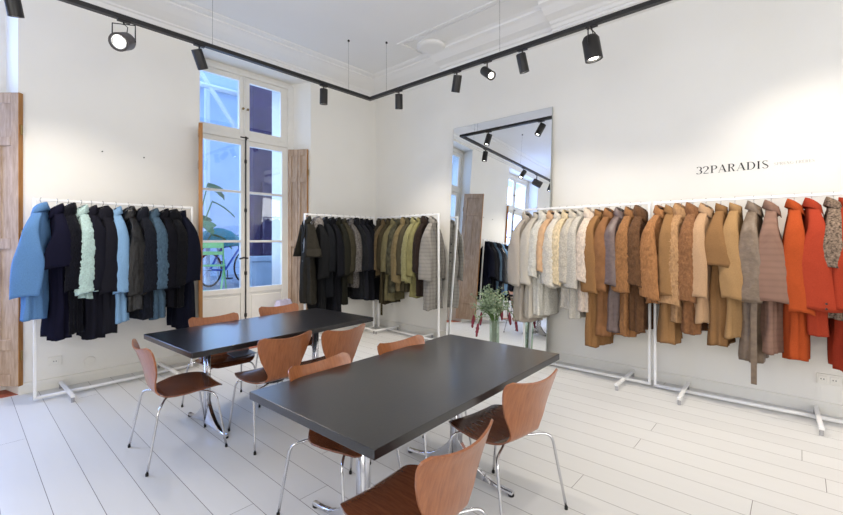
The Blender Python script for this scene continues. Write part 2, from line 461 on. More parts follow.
# glazed canopy
t = empty('glazed_canopy', 'white-beamed glass canopy seen through the upper left pane', 'canopy', (0, 0, 0))
bm = bmesh.new()
for i in range(5):
    x = 1.6+i*.9
    tube(bm, [(x, 10.9, 5.3), (x+.25, 8.0, 4.3)], .05, 6)
tube(bm, [(1.0, 8.0, 4.3), (6.0, 8.0, 4.3)], .05, 6); tube(bm, [(1.0, 10.9, 5.3), (6.0, 10.9, 5.3)], .06, 6)
tube(bm, [(2.6, 8.0, 5.0), (3.9, 8.0, 3.2)], .045, 6)
tube(bm, [(3.45, 9.0, .6), (3.45, 9.0, 4.6)], .06, 8)
new_obj('beams', bm, M['white_metal'], t)
bm = bmesh.new(); v = [bm.verts.new(p) for p in ((1, 8, 4.37), (6, 8, 4.37), (6, 10.9, 5.37), (1, 10.9, 5.37))]; f = bm.faces.new(v)
r = bmesh.ops.extrude_face_region(bm, geom=[f]); bmesh.ops.translate(bm, verts=[e for e in r['geom'] if isinstance(e, bmesh.types.BMVert)], vec=(0, 0, .02))
new_obj('glazing', bm, M['glass'], t)
# leafy plant
t = empty('courtyard_plant', 'large green-leaved plant growing outside the window', 'plant', (2.95, 8.3, .6))
lm = node_mat('deep_green_leaf', '#3f7a4a', .5, bump=.2, scale=20, var=.2)
bm = bmesh.new()
for i in range(9):
    a = i*2.4; h = 1.0+.22*i*.55; tube(bm, [(0, 0, .0), (.08*math.cos(a), .08*math.sin(a), h*.6), (.3*math.cos(a), .3*math.sin(a), h)], .012, 6)
new_obj('stem', bm, lm, t)
bm = bmesh.new()
for i in range(9):
    a = i*2.4; h = 1.0+.22*i*.55; c = Vector((.3*math.cos(a), .3*math.sin(a), h)); dr = Vector((math.cos(a), math.sin(a), -.35)).normalized(); sd = Vector((-math.sin(a), math.cos(a), 0))
    ring0 = []; L_ = .42
    rows = []
    for k in range(7):
        u = k/6; wd = .2*math.sin(PI*(u**.7))*(.75+.25*math.cos(u*14)); p = c+dr*L_*u+Vector((0, 0, -.15*u*u))
        rows.append([p-sd*wd+Vector((0, 0, .03)), p, p+sd*wd+Vector((0, 0, .03))])
    loft(bm, rows, closed=False)
new_obj('foliage', bm, lm, t)
# teal dome cover
bm = bmesh.new(); lathe(bm, [(0, .36), (.1, .35), (.25, .29), (.38, .18), (.46, .04), (.46, 0), (.4, .02), (.2, .1), (0, .12)], 12, Matrix.Translation((3.5, 8.6, 1.38)))
t = empty('garden_parasol', 'teal garden parasol outside behind the bicycle', 'parasol', (0, 0, 0))
new_obj('canopy', bm, node_mat('teal_canvas', '#1f8f96', .8), t)
bm = bmesh.new(); tube(bm, [(3.5, 8.6, .6), (3.5, 8.6, 1.7)], .02, 8); new_obj('pole', bm, M['white_metal'], t)
# bicycle
def bicycle():
    t = empty('bicycle', 'blue bicycle parked outside in the courtyard', 'bicycle', (3.25, 8.35, .6), R(28))
    blue = node_mat('blue_bicycle_paint', '#1f58b8', .35); dark = M['black_rubber']
    for x in (0, 1.0):
        bm = bmesh.new(); c = Vector((x, 0, .33)); tube(bm, [c+Vector((.31*math.cos(k*PI/14), 0, .31*math.sin(k*PI/14))) for k in range(29)], .018, 6, cap=False)
        w = new_obj('wheel', bm, dark, t)
        bm = bmesh.new()
        for k in range(12): tube(bm, [c, c+Vector((.3*math.cos(k*PI/6), 0, .3*math.sin(k*PI/6)))], .002, 4)
        tube(bm, [c-Vector((0, .04, 0)), c+Vector((0, .04, 0))], .02, 8); new_obj('spoke', bm, M['steel'], w)
    bm = bmesh.new()
    for a, b in (((0, 0, .33), (.42, 0, .3)), ((0, 0, .33), (.32, 0, .75)), ((.42, 0, .3), (.30, 0, .85)), ((.42, 0, .3), (.84, 0, .72)), ((.32, 0, .75), (.82, 0, .8)), ((.8, 0, .88), (.88, 0, .62)), ((.88, 0, .62), (1.0, 0, .33))):
        tube(bm, [a, b], .02, 8)
    new_obj('frame', bm, blue, t)
    bm = bmesh.new(); tube(bm, [(.8, 0, .86), (.78, 0, 1.0), (.82, .12, 1.02), (.7, .28, 1.0)], .012, 8); tube(bm, [(.78, 0, 1.0), (.82, -.12, 1.02), (.7, -.28, 1.0)], .012, 8); new_obj('handlebar', bm, M['steel'], t)
    bm = bmesh.new(); lathe(bm, [(0, 0), (.06, 0), (.09, .03), (.06, .06), (0, .06)], 10, Matrix.Translation((.28, 0, .86)) @ Matrix.Diagonal((1.4, .8, 1, 1))); new_obj('saddle', bm, M['black'], t)
    bm = bmesh.new(); tube(bm, [(.42, -.05, .3), (.42, -.06, .14)], .01, 6); tube(bm, [(.42, .05, .3), (.42, .06, .46)], .01, 6); box(bm, .37, .47, -.14, -.05, .12, .15); box(bm, .37, .47, .05, .14, .45, .48); new_obj('pedal', bm, M['black'], t)
bicycle()
def bistro():
    t = empty('folding_chair', 'lime green folding chair outside in front of the bicycle', 'chair', (3.05, 7.75, .6), R(-30))
    lime = node_mat('lime_green_metal', '#9fe08a', .4)
    bm = bmesh.new()
    for s in (-.2, .2):
        tube(bm, [(s, .25, 0), (s, -.05, .45), (s, -.17, .86)], .014, 6)
    new_obj('rear_frame', bm, lime, t)
    bm = bmesh.new()
    for s in (-.18, .18): tube(bm, [(s, -.28, 0), (s, .17, .45)], .014, 6)
    tube(bm, [(-.18, -.25, .03), (.18, -.25, .03)], .012, 6); new_obj('front_frame', bm, lime, t)
    bm = bmesh.new()
    for k in range(5): box(bm, -.2, .2, -.18+k*.08, -.12+k*.08, .44, .455)
    new_obj('seat', bm, lime, t)
    bm = bmesh.new(); box(bm, -.2, .2, -.175, -.155, .76, .86); box(bm, -.2, .2, -.15, -.13, .64, .7); new_obj('backrest', bm, lime, t)
bistro()

# ------------------------------------------------------------------ mirror
def mirror():
    tilt = math.atan(.188/3.17)
    t = empty('leaning_mirror', 'tall frameless mirror leaning against the right wall between the clothes racks', 'mirror', (XW-.215, 3.08, 0))
    t.rotation_euler = (0, tilt, R(-.1))
    h = 3.176
    boxobj('backing', .004, .02, -.78, .78, 0, h, node_mat('mirror_edge', '#a9aeac', .4), t)
    bm = bmesh.new(); box(bm, 0, .004, -.777, .777, .003, h-.003); new_obj('glass', bm, M['mirror'], t)
mirror()

# ------------------------------------------------------------------ tables
def table(label, cx, cy, yaw, legs, fl):
    t = empty('dining_table', label, 'table', (cx, cy, 0), yaw)
    L, W = 1.715, .92
    bm = bmesh.new(); box(bm, -L/2, L/2, -W/2, W/2, .69, .73)
    new_obj('tabletop', bm, M['top'], t, bevel=.003)
    for sx in legs:
        bm = bmesh.new()
        # oval column
        ring = [(.022*math.cos(k*PI/8), .03*math.sin(k*PI/8)) for k in range(16)]
        loft(bm, [[Vector((sx+x, y, z)) for x, y in ring] for z in (.06, .2, .66)], True, True, True)
        for s in (-.032, .032): tube(bm, [(sx, s, .05), (sx, s, .66)], .014, 10)
        col = new_obj('pedestal', bm, M['chrome'], t, smooth=True)
        bm = bmesh.new(); box(bm, sx-.05, sx+.05, -.3, .3, .672, .69); new_obj('support_bar', bm, M['black'], col)
        for s in (-1, 1):
            bm = bmesh.new(); rings = []
            for k in range(9):
                u = k/8; y = s*(.02+(fl-.02)*u); ztop = .03+.2*(1-u)**2.6; zb = .012+.03*(1-u); w = .026*(1-u*.3)
                rings.append([Vector((sx-w, y, zb)), Vector((sx+w, y, zb)), Vector((sx+w*.6, y, ztop)), Vector((sx-w*.6, y, ztop))])
            loft(bm, rings, True, True, True)
            f = new_obj('foot', bm, M['chrome'], t, bevel=.004)
            bm = bmesh.new(); lathe(bm, [(0, 0), (.018, 0), (.018, .014), (0, .014)], 12, Matrix.Translation((sx, s*(fl-.015), 0))); new_obj('glide', bm, M['black_rubber'], f)
    return t
table('black-topped rectangular table nearest the camera', 1.871, 1.644, R(1.7), (-.5, .3), .41)
table('black-topped rectangular table farther back, near the window', 1.913, 3.574, R(2.9), (-.555, .5), .33)

# ------------------------------------------------------------------ chairs
def interp(tab, x):
    for (a, va), (b, vb) in zip(tab, tab[1:]):
        if x <= b:
            u = (x-a)/(b-a); return va+(vb-va)*u
    return tab[-1][1]

def catmull(pts, n):
    out = []
    P = [Vector(p) for p in pts]; P = [P[0]*2-P[1]]+P+[P[-1]*2-P[-2]]
    for i in range(1, len(P)-2):
        for k in range(n):
            t = k/n
            out.append(.5*((2*P[i])+(-P[i-1]+P[i+1])*t+(2*P[i-1]-5*P[i]+4*P[i+1]-P[i+2])*t*t+(-P[i-1]+3*P[i]-3*P[i+1]+P[i+2])*t**3))
    out.append(P[-2]); return out

def make_chair():
    t = empty('dining_chair', 'teak chair', 'chair')
    # side profile (y back positive, z)
    prof = catmull([(0, -.245, .425), (0, -.20, .447), (0, -.08, .449), (0, .06, .437), (0, .125, .436), (0, .17, .462), (0, .195, .53), (0, .216, .62), (0, .245, .71), (0, .274, .785)], 5)
    n = len(prof)
    d = [0]
    for a, b in zip(prof, prof[1:]): d.append(d[-1]+(b-a).length)
    T = d[-1]
    # half width along arclength (m)
    wt = [(0, .13), (.012, .165), (.04, .195), (.09, .218), (.17, .236), (.26, .232), (.33, .205), (.39, .16), (.43, .128), (.455, .121), (.48, .124), (.53, .148), (.60, .183), (.67, .208), (.72, .22), (.745, .222), (.768, .219), (.779, .211), (.786, .198), (.79, .184)]
    wt = [(a*T/.79, b) for a, b in wt]
    split = min(range(n), key=lambda i: abs(d[i]-.43*T/.79))
    N = 14
    def pt(i, u):
        p = prof[i]; w = interp(wt, d[i]); x = u*w
        tan = (prof[min(i+1, n-1)]-prof[max(i-1, 0)]).normalized(); nrm = Vector((0, -tan.z, tan.y))
        if nrm.z < 0: nrm = -nrm if i < split-6 else nrm
        nrm = Vector((0, -tan.z, tan.y))      # up for seat, forward for back
        back = max(0, min(1, (d[i]-.40)/.15))
        curve = (.9*back+.22*(1-back))*x*x
        q = p+nrm*curve
        q.x = x
        if i > n-5: q.z -= .012*(1-u*u)*((i-(n-5))/4)
        return q, nrm
    th = .005
    def shell(name, i0, i1, parent):
        bm = bmesh.new(); A = []; B = []
        for i in range(i0, i1+1):
            ra, rb = [], []
            for k in range(N+1):
                u = -1+2*k/N; q, nn = pt(i, u)
                ra.append(bm.verts.new(q+nn*th)); rb.append(bm.verts.new(q-nn*th))
            A.append(ra); B.append(rb)
        m = len(A)
        for i in range(m-1):
            for k in range(N):
                bm.faces.new((A[i][k], A[i][k+1], A[i+1][k+1], A[i+1][k])); bm.faces.new((B[i][k], B[i+1][k], B[i+1][k+1], B[i][k+1]))
            for k in (0, N):
                bm.faces.new((A[i][k], A[i+1][k], B[i+1][k], B[i][k])) if k == 0 else bm.faces.new((A[i][k], B[i][k], B[i+1][k], A[i+1][k]))
        for k in range(N):
            bm.faces.new((A[0][k], B[0][k], B[0][k+1], A[0][k+1])); bm.faces.new((A[-1][k], A[-1][k+1], B[-1][k+1], B[-1][k]))
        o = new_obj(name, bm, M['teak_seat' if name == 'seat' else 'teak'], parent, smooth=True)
        md = o.modifiers.new('edge', 'EDGE_SPLIT'); md.split_angle = R(50)
        return o
    shell('seat', 0, split, t); shell('backrest', split, n-1, t)
    bm = bmesh.new(); lathe(bm, [(0, .405), (.1, .405), (.11, .415), (.11, .43), (0, .43)], 20, Matrix.Translation((0, 0, 0)))
    new_obj('leg_hub', bm, M['black'], t, smooth=False)
    for sx in (-1, 1):
        for sy, fx, fy in ((-1, .225, -.245), (1, .262, .255)):
            bm = bmesh.new()
            pts = catmull([(sx*.03, sy*.05, .412), (sx*.1, sy*.11, .412), (sx*(fx-.06), sy*.16, .404), (sx*(fx-.03), sy*.185, .375), (sx*(fx-.02), sy*.2, .3), (sx*fx, fy, .012)], 4)
            tube(bm, pts, .0075, 8)
            l = new_obj('leg', bm, M['chrome'], t, smooth=True)
            bm = bmesh.new(); tube(bm, [(sx*fx, fy, 0), (sx*fx, fy, .018)], .0095, 8); new_obj('foot_cap', bm, M['black_rubber'], l)
    return t
chair0 = make_chair()
# x, y, facing angle: local -y is the front of the chair
chairs = [
 (1.085, 3.33, 87, 'teak chair standing at the left end of the farther table'),
 (1.615, 3.855, -3, 'teak chair behind the farther table with a printed magazine on its seat'),
 (2.33, 3.97, -5, 'teak chair behind the farther table, its top edge in front of the window shutter'),
 (1.665, 3.085, 180, 'teak chair, back to us, at the farther table, left one of two'),
 (2.12, 2.98, 182, 'teak chair, back to us, at the farther table, right one of two'),
 (1.455, 1.87, 4, 'teak chair on the far side of the nearest table, left of its pair'),
 (2.11, 1.875, -2, 'teak chair on the far side of the nearest table, right of its pair'),
 (1.215, 1.135, 181, 'teak chair with its back to us, cut off by the bottom edge'),
 (2.06, 1.26, 171, 'teak chair with its back to us at the nearest table, right one of two'),
]
for i, (x, y, a, lb) in enumerate(chairs):
    c = chair0 if i == 0 else copy_tree(chair0)
    c.location = (x, y, 0); c.rotation_euler = (0, 0, R(a)); c['label'] = lb; c['group'] = 'teak chairs around the two tables'

# printed paper on the seat
pm = node_mat('pink_printed_paper', '#d9b9b4', .5, var=.35, vscale=14, scale=14)
pp = empty('magazine', 'pale pink and blue printed magazine lying open on a chair seat behind the farther table', 'magazine', (1.76, 3.85, .4595), R(-3))
bm = bmesh.new(); box(bm, -.1, .1, 0, .2, 0, .005, mtx=Matrix.Translation((0, .03, .009)) @ Matrix.Rotation(R(68), 4, 'X')); new_obj('page', bm, pm, pp); boxobj('cover', -.10, .10, -.14, .03, 0, .008, node_mat('blue_grey_paper', '#8fa3b8', .35, var=.1), pp)
# pale bag by the window
def paper_bag():
    t = empty('shopping_bag', 'pale lilac paper bag standing on the floor by the right window reveal', 'bag', (3.3, 5.76, .004), R(20))
    bm = bmesh.new(); rings = []
    for z, w, d in ((0, .11, .07), (.3, .12, .075), (.52, .13, .06), (.6, .12, .035), (.59, .11, .028), (.3, .10, .05)):
        rings.append([Vector((x*w+.006*math.sin(z*31+x*5), y*d, z)) for x, y in ((-1, -1), (-.3, -1.06), (.3, -.95), (1, -1), (1, 1), (.3, 1.05), (-.3, .96), (-1, 1))])
    loft(bm, rings, True, True, True); new_obj('sack', bm, node_mat('lilac_paper', '#c9c4dc', .5, bump=.3, scale=18, var=.12), t)
    bm = bmesh.new(); tube(bm, [(-.05, -.03, .58), (-.04, -.035, .64), (.04, -.035, .64), (.05, -.03, .58)], .004, 6); new_obj('handle', bm, M['white_metal'], t)
paper_bag()

# ------------------------------------------------------------------ vase with flowers
def vase():
    t = empty('flower_vase', 'glass vase of green foliage and red flowers on the floor before the mirror', 'vase', (4.39, 2.76, 0))
    bm = bmesh.new(); lathe(bm, [(0, 0), (.062, 0), (.06, .1), (.06, .52), (.064, .53), (.056, .53), (.054, .02), (0, .02)], 20); new_obj('vase', bm, M['vase_glass'], t, smooth=True)
    bm = bmesh.new(); lathe(bm, [(0, .021), (.053, .021), (.053, .36), (0, .36)], 16); new_obj('water', bm, glass_mat('vase_water', (.9, .94, .9, 1), .03), t, smooth=True)
    rnd = random.Random(5)
    fl = empty('bouquet', 'bunch of green stems with drooping red flowers in the tall glass vase', 'bouquet', (4.39, 2.76, .03))
    greens = node_mat('eucalyptus_green', '#8a9c80', .7, var=.3, vscale=12, scale=12); stemm = node_mat('stem_green', '#4d6b35', .7)
    redm = node_mat('crimson_petals', '#6d1a2c', .6, var=.2, vscale=20); whitem = node_mat('cream_petals', '#cfc9a8', .7)
    sb = bmesh.new(); lb = bmesh.new(); rb = bmesh.new(); wb = bmesh.new()
    def leaf(b, c, dr, L, w):
        dr = dr.normalized(); sd = dr.cross(Vector((rnd.uniform(-1, 1), rnd.uniform(-1, 1), rnd.uniform(-1, 1)))).normalized(); nn = dr.cross(sd)
        rows = [[c, c+nn*.002], ]
        v = [b.verts.new(p) for p in (c, c+dr*L*.5+sd*w+nn*w*.3, c+dr*L, c+dr*L*.5-sd*w+nn*w*.3)]; b.faces.new(v)
    for i in range(60):
        a = rnd.uniform(0, 2*PI); sp = rnd.uniform(.03, .3); h = rnd.uniform(.60, .9)-.5*max(0, sp-.14)
        p0 = Vector((rnd.uniform(-.03, .03), rnd.uniform(-.03, .03), 0)); p1 = Vector((.03*math.cos(a), .03*math.sin(a), .48)); p2 = Vector((sp*math.cos(a), sp*math.sin(a), h))
        path = catmull([p0, p1, p1.lerp(p2, .55)+Vector((0, 0, .03)), p2], 4); tube(sb, path, .0022, 5)
        for k in range(22):
            q = path[rnd.randint(7, len(path)-1)]; dr = Vector((rnd.uniform(-1, 1), rnd.uniform(-1, 1), rnd.uniform(-.3, 1)))
            leaf(lb, q+dr*.01, dr, rnd.uniform(.025, .055), rnd.uniform(.006, .012))
    reds = []
    for (dx, dy, h) in ((-.2, .16, .54), (-.1, .12, .56), (-.26, .06, .46), (.14, -.12, .56), (.2, -.17, .48), (.06, -.06, .62)):
        path = catmull([(0, 0, .4), (dx*.4, dy*.4, .62), (dx*.85, dy*.85, h+.09), (dx, dy, h+.02)], 5); tube(sb, path, .0045, 6)
        b_ = bmesh.new(); dp = [Vector((dx*(1+.1*k/8), dy*(1+.1*k/8), h+.03-.16*k/8)) for k in range(9)]
        rg = tube(b_, dp, .01, 8, rads=[.004+.013*math.sin(PI*(k+.6)/9.2)+.003*(k % 2) for k in range(9)])
        for v in b_.verts: v.co += Vector((noise.noise(v.co*90), noise.noise(v.co*80+Vector((5, 0, 0))), 0))*.008
        reds.append(b_)
    for k in range(70):
        c = Vector((rnd.gauss(.03, .06), rnd.gauss(0, .06), rnd.uniform(.62, .82))); leaf(wb, c, Vector((rnd.uniform(-1, 1), rnd.uniform(-1, 1), 1)), .03, .01)
    new_obj('stem', sb, stemm, fl); new_obj('foliage', lb, greens, fl); [new_obj('red_flower', b_, redm, fl, smooth=True) for b_ in reds]; new_obj('white_flower', wb, whitem, fl)
vase()

# ------------------------------------------------------------------ garment racks
RAIL_Z = 1.875
def rack(label, a, b, feet=(.25, .83), flen=(-.3, .25)):
    """local x along the rail from a to b; local y to the left of that direction"""
    dx, dy = b[0]-a[0], b[1]-a[1]; L = math.hypot(dx, dy); ang = math.atan2(dy, dx)
    t = empty('garment_rack', label, 'clothes rack', (a[0], a[1], 0), ang)
    r = .0125
    for x in (r, L-r):
        boxobj('upright', x-r, x+r, -r, r, .03, RAIL_Z+.012, M['white_metal'], t, bevel=.004)
    boxobj('top_rail', 2*r+.0005, L-2*r-.0005, -r, r, RAIL_Z-.012, RAIL_Z+.012, M['white_metal'], t, bevel=.004)
    bm = bmesh.new(); tube(bm, [(0, 0, .03), (L, 0, .03)], .017, 12); new_obj('base_rail', bm, M['white_metal'], t, smooth=True)
    for fx in feet:
        bm = bmesh.new(); box(bm, fx-.016, fx+.016, flen[0], flen[1], .046, .07); f = new_obj('foot', bm, M['white_metal'], t, bevel=.004)
        for y in (flen[0]+.02, flen[1]-.02):
            bm = bmesh.new(); lathe(bm, [(0, 0), (.014, 0), (.014, .0459), (0, .0459)], 12, Matrix.Translation((fx, y, 0))); new_obj('glide', bm, M['steel'], f)
    return t
RK = {1: ((.484, 5.27), (1.87, 5.30)), 2: ((3.39, 5.345), (4.75, 5.355)), 3: ((4.79, 5.30), (4.70, 3.885)), 4: ((4.75, 2.57), (4.76, 1.13)), 5: ((4.74, 1.10), (4.80, -.30))}
rack('white steel clothes rack of blue and navy coats on the left wall', *RK[1], feet=(.24, 1.12), flen=(-.3, .3))
rack('white steel clothes rack of dark olive and charcoal coats right of the window', *RK[2], feet=(.3, 1.1), flen=(-.3, .2))
rack('white steel clothes rack of olive coats between the room corner and the mirror', *RK[3], feet=(.3, 1.1), flen=(-.3, .2))
rack('white steel clothes rack of cream to brown coats overlapping the mirror', *RK[4], feet=(.27, 1.21), flen=(-.36, .24))
rack('white steel clothes rack of camel to orange coats at the right edge', *RK[5], feet=(.27, 1.21), flen=(-.36, .2))

# ------------------------------------------------------------------ garments
def smooth(a, b, x):
    t = max(0, min(1, (x-a)/(b-a))); return t*t*(3-2*t)

GC = [0]
def garment(rk, s, length, slv, kind, color, collar, label, name='coat', short=None, yaw=0, wide=1.0, sw=1.0, depth=1.0, lapel=False, buttons=0, extras=(), inner=None, cat='coat', group=None, lean=0, sleeveless=False, ccol=None, hood=None):
    GC[0] += 1; seed = GC[0]*13.7
    (x0, y0), (x1, y1) = RK[rk]; dx, dy = x1-x0, y1-y0; L = math.hypot(dx, dy); px, py = x0+dx*s/L, y0+dy*s/L
    base = -90 if rk in (1, 2) else 0
    rot = R(base+yaw)
    t = empty(name, label, cat, (px, py, RAIL_Z), rot, group)
    mat = cloth(kind, color)
    furry = kind in ('fur', 'fleece', 'mink', 'boucle')
    amp = {'fur': .007, 'fleece': .009, 'mink': .006, 'boucle': .003}.get(kind, 0)
    rnd = random.Random(int(seed*10))
    ph = [rnd.uniform(0, 6.28) for _ in range(6)]
    nf = rnd.choice((5, 6, 7))
    seg = 56 if furry else 40
    def disp(p, n_, a):
        if not a: return p
        return p+n_*(noise.noise(p*30+Vector((seed, 0, 0)))*a*.7+noise.noise(p*95+Vector((0, seed, 0)))*a)
    hemw = (.185+.012*length)*wide
    kz = [(0, .042), (.02, .05), (.05, .085), (.09, .13), (.13, .158), (.18, .17), (.30, .172), (length*.55, .175*wide), (length, hemw)]
    kd = [(0, .04), (.05, .042), (.12, .046), (.22, .055), (.4, .062*depth), (length, .085*depth)]
    rings = []
    top = .10
    nz = max(24, int(length/(.014 if furry else .028)))
    zz = [top+(length-top)*((k/nz)) for k in range(nz+1)]
    for z in zz:
        zl = z-top
        w = interp(kz, zl); d = interp(kd, zl)
        fold = smooth(.3, 1.0, z)*.016
        ring = []
        for k in range(seg):
            a = 2*PI*k/seg; ca, sa = math.cos(a), math.sin(a)
            ex = .8
            x = w*math.copysign(abs(ca)**ex, ca); y = d*math.copysign(abs(sa)**ex, sa)
            f = fold*(math.sin(nf*a+ph[0]+z*1.5)+.6*math.sin((nf*2+1)*a+ph[1]-z*2))
            n_ = Vector((ca*.3, sa, 0)).normalized()
            wr = .009*noise.noise(Vector((a*1.2, z*4, seed)))*2*smooth(.15, .4, z)
            p = Vector((x, y, -z))+n_*(f+wr)
            p.x += lean*z*.1
            # front opening groove
            if sa < -.2 and abs(x) < .02: p.y += .012*(1-abs(x)/.02)
            # hem waviness
            if z > length-.08: p.z += .008*math.sin(3*a+ph[2])
            ring.append(disp(p, n_, amp*smooth(top, top+.05, z)))
        rings.append(ring)
    # hem turned inside
    last = rings[-1]
    c = sum(last, Vector())/seg
    rings.append([c+(p-c)*.93+Vector((0, 0, .004)) for p in last]); rings.append([c+(p-c)*.9+Vector((0, 0, .12)) for p in last])
    first = rings[0]; c0 = sum(first, Vector())/seg
    rings.insert(0, [c0+(p-c0)*.85+Vector((0, 0, -.05)) for p in first])
    bm = bmesh.new(); loft(bm, rings, True, True, True)
    body = new_obj('body', bm, mat, t, smooth=True)
    # sleeves
    if not sleeveless:
        for sd in (-1, 1):
            bm = bmesh.new(); sr = []; sseg = 30 if furry else 20
            ztop = .115; nn = max(14, int((slv-ztop)/(.016 if furry else .03)))
            fwd = rnd.uniform(-.008, .014); elbow = rnd.uniform(0, .018)
            kx = [(0, .055), (.05, .105), (.11, .155), (.18, .19), (.32, .21), (.6, .224), (1.4, .25)]
            ky = [(0, .034), (.06, .042), (.14, .052), (.26, .066), (.45, .078), (1.4, .07)]
            kr = [(0, .022), (.06, .028), (.14, .036), (.3, .04), (1.4, .036)]
            for k in range(nn+1):
                u = k/nn; zl = (slv-ztop)*u; z = ztop+zl
                xc = sd*interp(kx, zl); yc = -fwd*u*u*2.2+elbow*math.sin(PI*u)
                rx = interp(kr, zl); ry = interp(ky, zl)*(1+(sw-1)*smooth(.1, .45, zl))
                ring = []
                for j in range(sseg):
                    a = 2*PI*j/sseg; n_ = Vector((math.cos(a), math.sin(a), 0))
                    wr = (.012*noise.noise(Vector((a*1.1, z*5, seed+sd*3)))+.004*noise.noise(Vector((a*2, z*16, seed+sd*9))))*(.3 if furry else 1)*smooth(.05, .3, zl)
                    p = Vector((xc+rx*math.cos(a), yc+ry*math.sin(a), -z))+n_*wr
                    p.z += .012*math.sin(a)*smooth(.8, 1, u)+(.008*math.sin(2*a+ph[3]) if k == nn else 0)
                    ring.append(disp(p, n_, amp))
                sr.append(ring)
            c = sum(sr[0], Vector())/sseg
            sr.insert(0, [c+(p-c)*.5+Vector((-sd*.015, 0, .012)) for p in sr[0]])
            l = sr[-1]; c = sum(l, Vector())/sseg
            sr.append([c+(p-c)*.85+Vector((0, 0, .004)) for p in l]); sr.append([c+(p-c)*.45+Vector((0, 0, .1)) for p in l])
            loft(bm, sr, True, True, True); new_obj('sleeve', bm, mat, t, smooth=True)
    # collar
    cm = ccol or mat
    if collar:
        bm = bmesh.new()
        if collar == 'stand': prof = [(.040, -.135), (.042, -.07), (.045, -.045), (.051, -.045), (.054, -.08), (.058, -.14)]; gap = .5; tl = .02
        elif collar == 'fold': prof = [(.038, -.14), (.041, -.075), (.046, -.048), (.055, -.046), (.066, -.075), (.08, -.118), (.076, -.122), (.06, -.10), (.05, -.13)]; gap = .42; tl = .035
        elif collar == 'fur': prof = [(.038, -.14), (.04, -.06), (.048, -.035), (.066, -.038), (.08, -.075), (.085, -.13), (.07, -.16)]; gap = .45; tl = .035
        elif collar == 'hood': prof = [(.040, -.14), (.043, -.075), (.052, -.035), (.072, -.032), (.09, -.075), (.095, -.14), (.07, -.19)]; gap = .6; tl = .03
        else: prof = [(.042, -.12), (.046, -.085), (.052, -.09), (.052, -.13)]; gap = .7; tl = .0
        n = 30; rr = []
        for k in range(n+1):
            u = k/n; a = -PI/2+gap+(2*PI-2*gap)*u; ca, sa = math.cos(a), math.sin(a)
            end = abs(2*u-1)**5
            ring = []
            for (r_, z_) in prof:
                out = smooth(.045, .08, r_)
                yy = sa*r_*.8-.012*end; zz_ = z_+tl*sa*.8-.025*end*out-.012*end
                xx = ca*r_*1.15
                if collar == 'hood': yy += .03*max(0, sa)*out; zz_ -= .07*max(0, sa)*out
                p = Vector((xx, yy, zz_)); n_ = Vector((ca, sa, .3))
                wob = .004*noise.noise(p*18+Vector((seed, 0, 0)))
                ring.append(disp(p+n_*wob, n_, .006 if collar == 'fur' or furry else 0))
            rr.append(ring)
        loft(bm, rr, True, True, True); new_obj('hood' if collar == 'hood' else 'collar', bm, cm, t, smooth=True)
    if lapel:
        for sd in (-1, 1):
            bm = bmesh.new()
            pts = [(.05, -.10), (.085, -.15), (.10, -.21), (.06, -.22), (.07, -.26), (.012, -.44), (.012, -.2)]
            f0 = []; f1 = []
            for x, z in pts:
                y = -interp(kd, -z-top if -z > top else 0)-.008
                f0.append(Vector((sd*x, y, z))); f1.append(Vector((sd*x, y-.008, z)))
            loft(bm, [f0, f1], True, True, True); new_obj('lapel', bm, cm, t)
    if buttons:
        for k in range(buttons):
            z = -.42-.13*k; bm = bmesh.new(); lathe(bm, [(0, 0), (.013, 0), (.013, .005), (0, .005)], 10, Matrix.Translation((.02, -interp(kd, -z-top)-.012, z)) @ Matrix.Rotation(R(90), 4, 'X')); new_obj('button', bm, M['black'], t)
    for e in extras:
        if e == 'pocket':
            for sd in (-1, 1):
                bm = bmesh.new(); zt = -min(.72, length*.6); yb = -interp(kd, .6)-.012
                box(bm, sd*.12-.06, sd*.12+.06, yb, yb+.03, zt-.17, zt); new_obj('pocket', bm, mat, t, bevel=.006)
        if e == 'belt':
            bm = bmesh.new(); box(bm, -.235, -.228, -.06, -.02, -length-.17, -.86); ob = new_obj('belt', bm, mat, t)
        if e == 'cuff_studs':
            bm = bmesh.new()
            for z in (.06, .02): lathe(bm, [(0, 0), (.008, 0), (.008, .006), (0, .006)], 8, Matrix.Translation((-.285, -.02, -slv+z)) @ Matrix.Rotation(R(-90), 4, 'Y'))
            new_obj('stud', bm, M['black'], t)
        if e == 'cape':
            for sd in (-1, 1):
                bm = bmesh.new(); rr = []
                for k in range(9):
                    u = k/8; z = -.15-(slv-.15)*u; xc = sd*(.12+.13*u); rx = .03+.03*u; ry = .06+.075*u
                    rr.append([Vector((xc+rx*math.cos(a_), ry*math.sin(a_)+.01*math.sin(3*a_+u), z)) for a_ in [j*2*PI/20 for j in range(20)]])
                l = rr[-1]; c = sum(l, Vector())/20; rr.append([c+(p-c)*.92 for p in l]); rr.append([c+(p-c)*.8+Vector((0, 0, .12)) for p in l])
                loft(bm, rr, True, True, True); new_obj('cape_sleeve', bm, mat, t, smooth=True)
    # hanger
    if s is not None:
        hl = short or label
        h = empty('clothes_hanger', 'black clothes hanger with steel hook, holding the ' + hl.replace(' beside the mint jacket', '').replace('charcoal hooded coat left of the light blue coat', 'charcoal hooded coat by the light blue one'), 'hanger', (px, py, RAIL_Z), rot, 'hangers on rack %s' % ('left wall', 'by the window', 'by the corner', 'over the mirror', 'at the right edge')[rk-1])
        bm = bmesh.new()
        pts = [(0, .019*math.sin(a), .001+.019*math.cos(a)) for a in [R(x) for x in range(-60, 181, 24)]]
        # hook plane is perpendicular to the rail
        pts = [(p[1], 0, p[2]) for p in pts]
